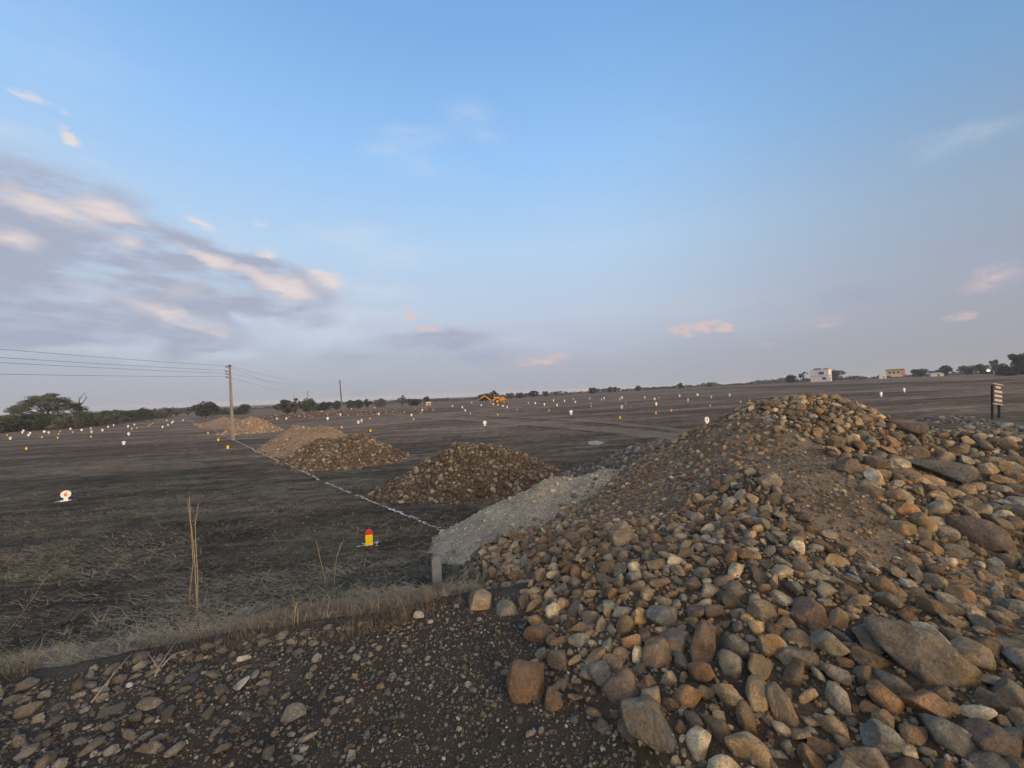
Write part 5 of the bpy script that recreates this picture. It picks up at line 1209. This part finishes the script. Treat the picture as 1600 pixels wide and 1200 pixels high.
def wheel(x_, y_, rad, w_):
    def ring(ri, ro, n_=22):
        b2 = MB()
        A = [(math.cos(2 * math.pi * k / n_), math.sin(2 * math.pi * k / n_)) for k in range(n_)]
        for s_ in (-1, 1):
            for k in range(n_):
                c0, c1 = A[k], A[(k + 1) % n_]
                b2.bm.faces.new([b2.bm.verts.new((c[0] * q0, s_ * w_ / 2, c[1] * q0)) for c, q0 in ((c0, ri), (c1, ri), (c1, ro), (c0, ro))])
        for q0 in (ri, ro):
            for k in range(n_):
                c0, c1 = A[k], A[(k + 1) % n_]
                b2.bm.faces.new([b2.bm.verts.new(v_) for v_ in ((c0[0] * q0, -w_ / 2, c0[1] * q0), (c1[0] * q0, -w_ / 2, c1[1] * q0), (c1[0] * q0, w_ / 2, c1[1] * q0), (c0[0] * q0, w_ / 2, c0[1] * q0))])
        bmesh.ops.remove_doubles(b2.bm, verts=b2.bm.verts, dist=0.001); return b2
    wr = ring(rad * 0.55, rad).build('wheel', M['tyre'], r_, (x_, y_, rad))
    MB().tube([(0, -w_ * 0.42, 0), (0, w_ * 0.42, 0)], rad * 0.56, 18).build('rim', J, wr)
for s_ in (-1, 1): wheel(0.15 if 1 else 0, s_ * 0.85, 0.75, 0.42); wheel(2.0, s_ * 0.8, 0.5, 0.32)
for s_ in (-1, 1): MB().tube([(0.9, s_ * 0.45, 1.6), (1.7, s_ * 0.45, 1.95), (2.6, s_ * 0.45, 1.1), (3.1, s_ * 0.45, 0.6)], 0.11, 6).build('loader_arm', J, r_)
MB().prism([(2.95, 0.15), (3.9, 0.12), (3.85, 0.25), (3.2, 0.5), (3.25, 1.15), (3.1, 1.15), (2.95, 0.7)], -1.1, 1.1).build('loader_bucket', M['dirtysteel'], r_)
MB().tube([(-1.2, 0, 0.9), (-2.0, 0, 1.3), (-3.0, 0, 2.15), (-3.5, 0, 2.35)], [0.2, 0.2, 0.17, 0.15], 6).build('boom', J, r_)
MB().tube([(-3.2, 0, 2.4), (-3.9, 0, 2.15), (-4.6, 0, 1.6), (-5.3, 0, 1.2)], [0.2, 0.17, 0.14, 0.12], 6).build('dipper', J, r_)
MB().prism([(-5.2, 1.25), (-5.7, 1.0), (-5.75, 0.55), (-5.3, 0.4), (-5.05, 0.85)], -0.35, 0.35).build('digging_bucket', M['dirtysteel'], r_)
for s_ in (-1, 1): MB().tube([(-1.2, s_ * 0.5, 0.9), (-1.35, s_ * 1.0, 0.5), (-1.4, s_ * 1.15, 0.03)], 0.1, 6).build('stabiliser', M['dirtysteel'], r_)
MB().box((-1.2, 0, 0.85), (0.3, 1.3, 0.7)).build('rear_frame', M['dirtysteel'], r_)

# ------------------------------------------------------------------ buildings
M['wall'] = plain('whitewashed_wall', (0.74, 0.66, 0.62), 0.8, 0.07, 1.2); M['wally'] = plain('yellow_wall', (0.62, 0.44, 0.16), 0.8, 0.1, 1.2)
M['wallo'] = plain('orange_wall', (0.62, 0.29, 0.11), 0.8, 0.1, 1.2); M['trim'] = plain('brown_trim', (0.22, 0.15, 0.12), 0.8, 0.1, 2)
M['canopy'] = plain('olive_canopy', (0.16, 0.16, 0.09), 0.8, 0.1, 2); M['tank'] = plain('black_tank', (0.03, 0.03, 0.03), 0.6, 0.1, 2)
p = at(1281, 222); r_ = empty('white_house', (p[0], p[1], p[2] + 0.1), face_rz(p) - 0.22); tag(r_, 'two storey white house with a flat roof standing between dark trees', 'house')
w = MB().box((0, 3.2, 3.0), (8.2, 6.4, 6.8)).build('wall', M['wall'], r_)
MB().box((0, 3.2, 3.05), (8.4, 6.6, 0.14)).build('ledge', M['trim'], w)
MB().box((0, 3.2, 6.52), (8.7, 6.9, 0.24)).build('roof', M['wall'], r_)
for (x0, z0, w0, h0) in [(0.3, 4.6, 0.9, 1.2), (1.5, 4.6, 0.9, 1.2), (2.1, 1.6, 1.4, 1.1)]:
    f = MB().box((x0, -0.02, z0), (w0 + 0.24, 0.1, h0 + 0.24)).build('window', M['trim'], r_)
    MB().box((x0, -0.09, z0), (w0, 0.06, h0)).build('pane', M['glass'], f); MB().box((x0, -0.3, z0 + h0 / 2 + 0.25), (w0 + 0.5, 0.5, 0.1)).build('sunshade', M['wall'], f)
MB().box((4.5, 1.4, 4.0), (0.9, 2.4, 0.12)).build('balcony', M['wall'], r_); MB().box((4.9, 0.4, 2.0), (0.3, 0.3, 4.0)).build('pillar', M['wall'], r_)
MB().box((4.3, 1.5, 1.2), (0.6, 2.0, 2.4)).build('porch', M['wall'], r_)
MB().box((-5.1, 2.0, 5.0), (2.0, 1.6, 0.16)).build('stair_slab', M['wall'], r_); MB().box((-4.8, 2.0, 3.8), (1.4, 1.6, 0.16)).build('stair_slab', M['wall'], r_)
for (a, b_) in [(-2.4, 0.62), (-1.2, 0.5), (0.0, 0.5)]: MB().tube([(a, 2.0, 6.64), (a, 2.0, 7.3), (a, 2.0, 7.55)], [b_, b_, b_ * 0.4], 12).build('roof_tank', M['tank'], r_)
MB().box((2.6, 3.0, 6.95), (2.2, 2.4, 0.6)).build('stair_head', M['trim'], r_)
p = at(1401, 215); r_ = empty('yellow_house', p, face_rz(p) + 0.1); tag(r_, 'yellow and orange house with an olive roof canopy right of the white house', 'house')
MB().box((-0.8, 2.5, 2.9), (5.4, 5.0, 2.3)).build('wall', M['wally'], r_); MB().box((2.75, 2.6, 3.1), (1.6, 4.8, 2.3)).build('side_wall', M['wallo'], r_)
MB().box((0, 2.4, 0.8), (7.0, 4.6, 1.6)).build('ground_floor', M['trim'], r_); MB().box((-0.2, 2.2, 1.66), (7.6, 5.6, 0.16)).build('terrace', M['wall'], r_)
MB().box((-0.2, 2.4, 4.6), (7.0, 5.6, 0.5)).build('canopy', M['canopy'], r_); MB().box((-0.2, 2.4, 4.2), (6.9, 5.5, 0.12)).build('eave', M['wally'], r_)
for a in (-2.6, -0.9, 0.8): f = MB().box((a, -0.03, 3.0), (1.0, 0.1, 1.2)).build('window', M['trim'], r_); MB().box((a, -0.1, 3.0), (0.8, 0.06, 1.0)).build('pane', M['glass'], f)
MB().box((0.2, -0.3, 1.15), (4.5, 0.1, 0.7)).build('parapet', M['wall'], r_)
MB().box((3.7, -0.2, 2.4), (1.0, 1.0, 0.6)).build('balcony', M['wall'], r_)
def hut(px, Y, w, h, mat, label, name='hut'):
    p = at(px, Y); r_ = empty(name, p, face_rz(p) + 0.2); tag(r_, label, 'hut')
    MB().box((0, w * 0.35, h * 0.4), (w, w * 0.7, h * 0.8)).build('wall', M[mat], r_)
    MB().prism([(-w * 0.56, h * 0.8), (w * 0.56, h * 0.8), (w * 0.5, h), (-w * 0.5, h * 0.9)], -w * 0.06, w * 0.78).build('roof', M['wall'], r_)
    MB().box((w * 0.1, -0.03, h * 0.32), (w * 0.16, 0.06, h * 0.62)).build('door', M['trim'], r_)
hut(1380, 205, 2.6, 2.2, 'wall', 'small white shed left of the yellow house'); hut(1465, 200, 4.5, 2.0, 'wall', 'long low white shed between two dark trees on the right')
M['pinkwall'] = plain('pink_wall', (0.42, 0.27, 0.21), 0.8, 0.1, 2)
hut(669, 150, 1.9, 1.4, 'pinkwall', 'tiny pink hut on the horizon left of the digging machine'); hut(903, 300, 3.5, 2.4, 'wall', 'left one of two tiny white huts on the horizon'); hut(914, 300, 4, 2.6, 'wall', 'right one of two tiny white huts on the horizon')
# lit lamp
p = unproj(1545, 586, H_field); p = at(1545, 150); r_ = empty('yard_lamp', p, 0); tag(r_, 'single glowing white lamp on a short post in front of the right hand trees', 'lamp')
MB().tube([(0, 0, 0), (0, 0, 2.0)], 0.06, 6).build('post', M['iron'], r_)
lm, T, b = new_mat('lamp_glow'); b.inputs['Base Color'].default_value = (1, 0.9, 0.8, 1); b.inputs['Emission Color'].default_value = (1.0, 0.80, 0.62, 1); b.inputs['Emission Strength'].default_value = 2.6
d = pdir(1545, 579); d = d / d[1]; zl = (CAM + d * 150)[2] - p[2]
MB().tube([(0, 0, zl - 0.3), (0, 0, zl - 0.2), (0, 0, zl + 0.2), (0, 0, zl + 0.3)], [0.15, 0.42, 0.42, 0.15], 12).build('bulb', lm, r_)

# ------------------------------------------------------------------ notice board
M['boardface'] = plain('maroon_board', (0.085, 0.055, 0.052), 0.7, 0.2, 3); M['boardlet'] = plain('pale_lettering', (0.50, 0.43, 0.42), 0.7, 0.15, 8)
p = unproj(1556, 654, H_field); sc_ = p[1] / FPX
r_ = empty('notice_board', (p[0], p[1], p[2]), face_rz(p) + R(71)); tag(r_, 'dark notice board with pale slats on two leaning black legs behind the mound', 'notice board')
r_.rotation_euler = (0, R(7), face_rz(p) + R(71)); Hb = 54 * sc_
for a in (-0.34, 0.34): MB().box((a, 0, Hb * 0.46), (0.085, 0.085, Hb * 0.98)).build('leg', M['iron'], r_)
MB().box((0, -0.06, Hb * 0.70), (0.86, 0.03, Hb * 0.56)).build('panel', M['boardface'], r_)
for k in range(4): MB().box((0.0, -0.09, Hb * (0.90 - 0.125 * k)), (0.50 if k == 0 else 0.76, 0.02, Hb * 0.062), (0, 0, 0)).build('slat', M['boardlet'], r_)
for z_ in (0.99, 0.415): MB().box((0, -0.07, Hb * z_), (0.95, 0.07, 0.04)).build('rail', M['boardlet'], r_)

# ------------------------------------------------------------------ haze of the dusty evening air
hz = MB().box((0, 900, 12.5), (5200, 5200, 31)).build('haze', []); tag(hz, 'thin dusty evening haze over the whole plain', kind='stuff')
hm = bpy.data.materials.new('haze'); hm.use_nodes = True; hm.node_tree.nodes.clear(); T = NT(hm.node_tree)
ho = T.add('ShaderNodeOutputMaterial'); pv = T.add('ShaderNodeVolumePrincipled'); pv.inputs['Color'].default_value = (0.86, 0.88, 0.93, 1); pv.inputs['Density'].default_value = 0.0004
T.l.new(pv.outputs[0], ho.inputs['Volume']); hz.data.materials.append(hm)

tot = sum(len(o.data.polygons) for o in sc.objects if o.type == 'MESH'); print('POST', post.location, pix(np.array(post.location)), post.dimensions); print('objects', len(sc.objects), 'faces incl. instances', tot, 'unique tris', sum(len(m_.loops) - 2 * len(m_.polygons) for m_ in bpy.data.meshes))
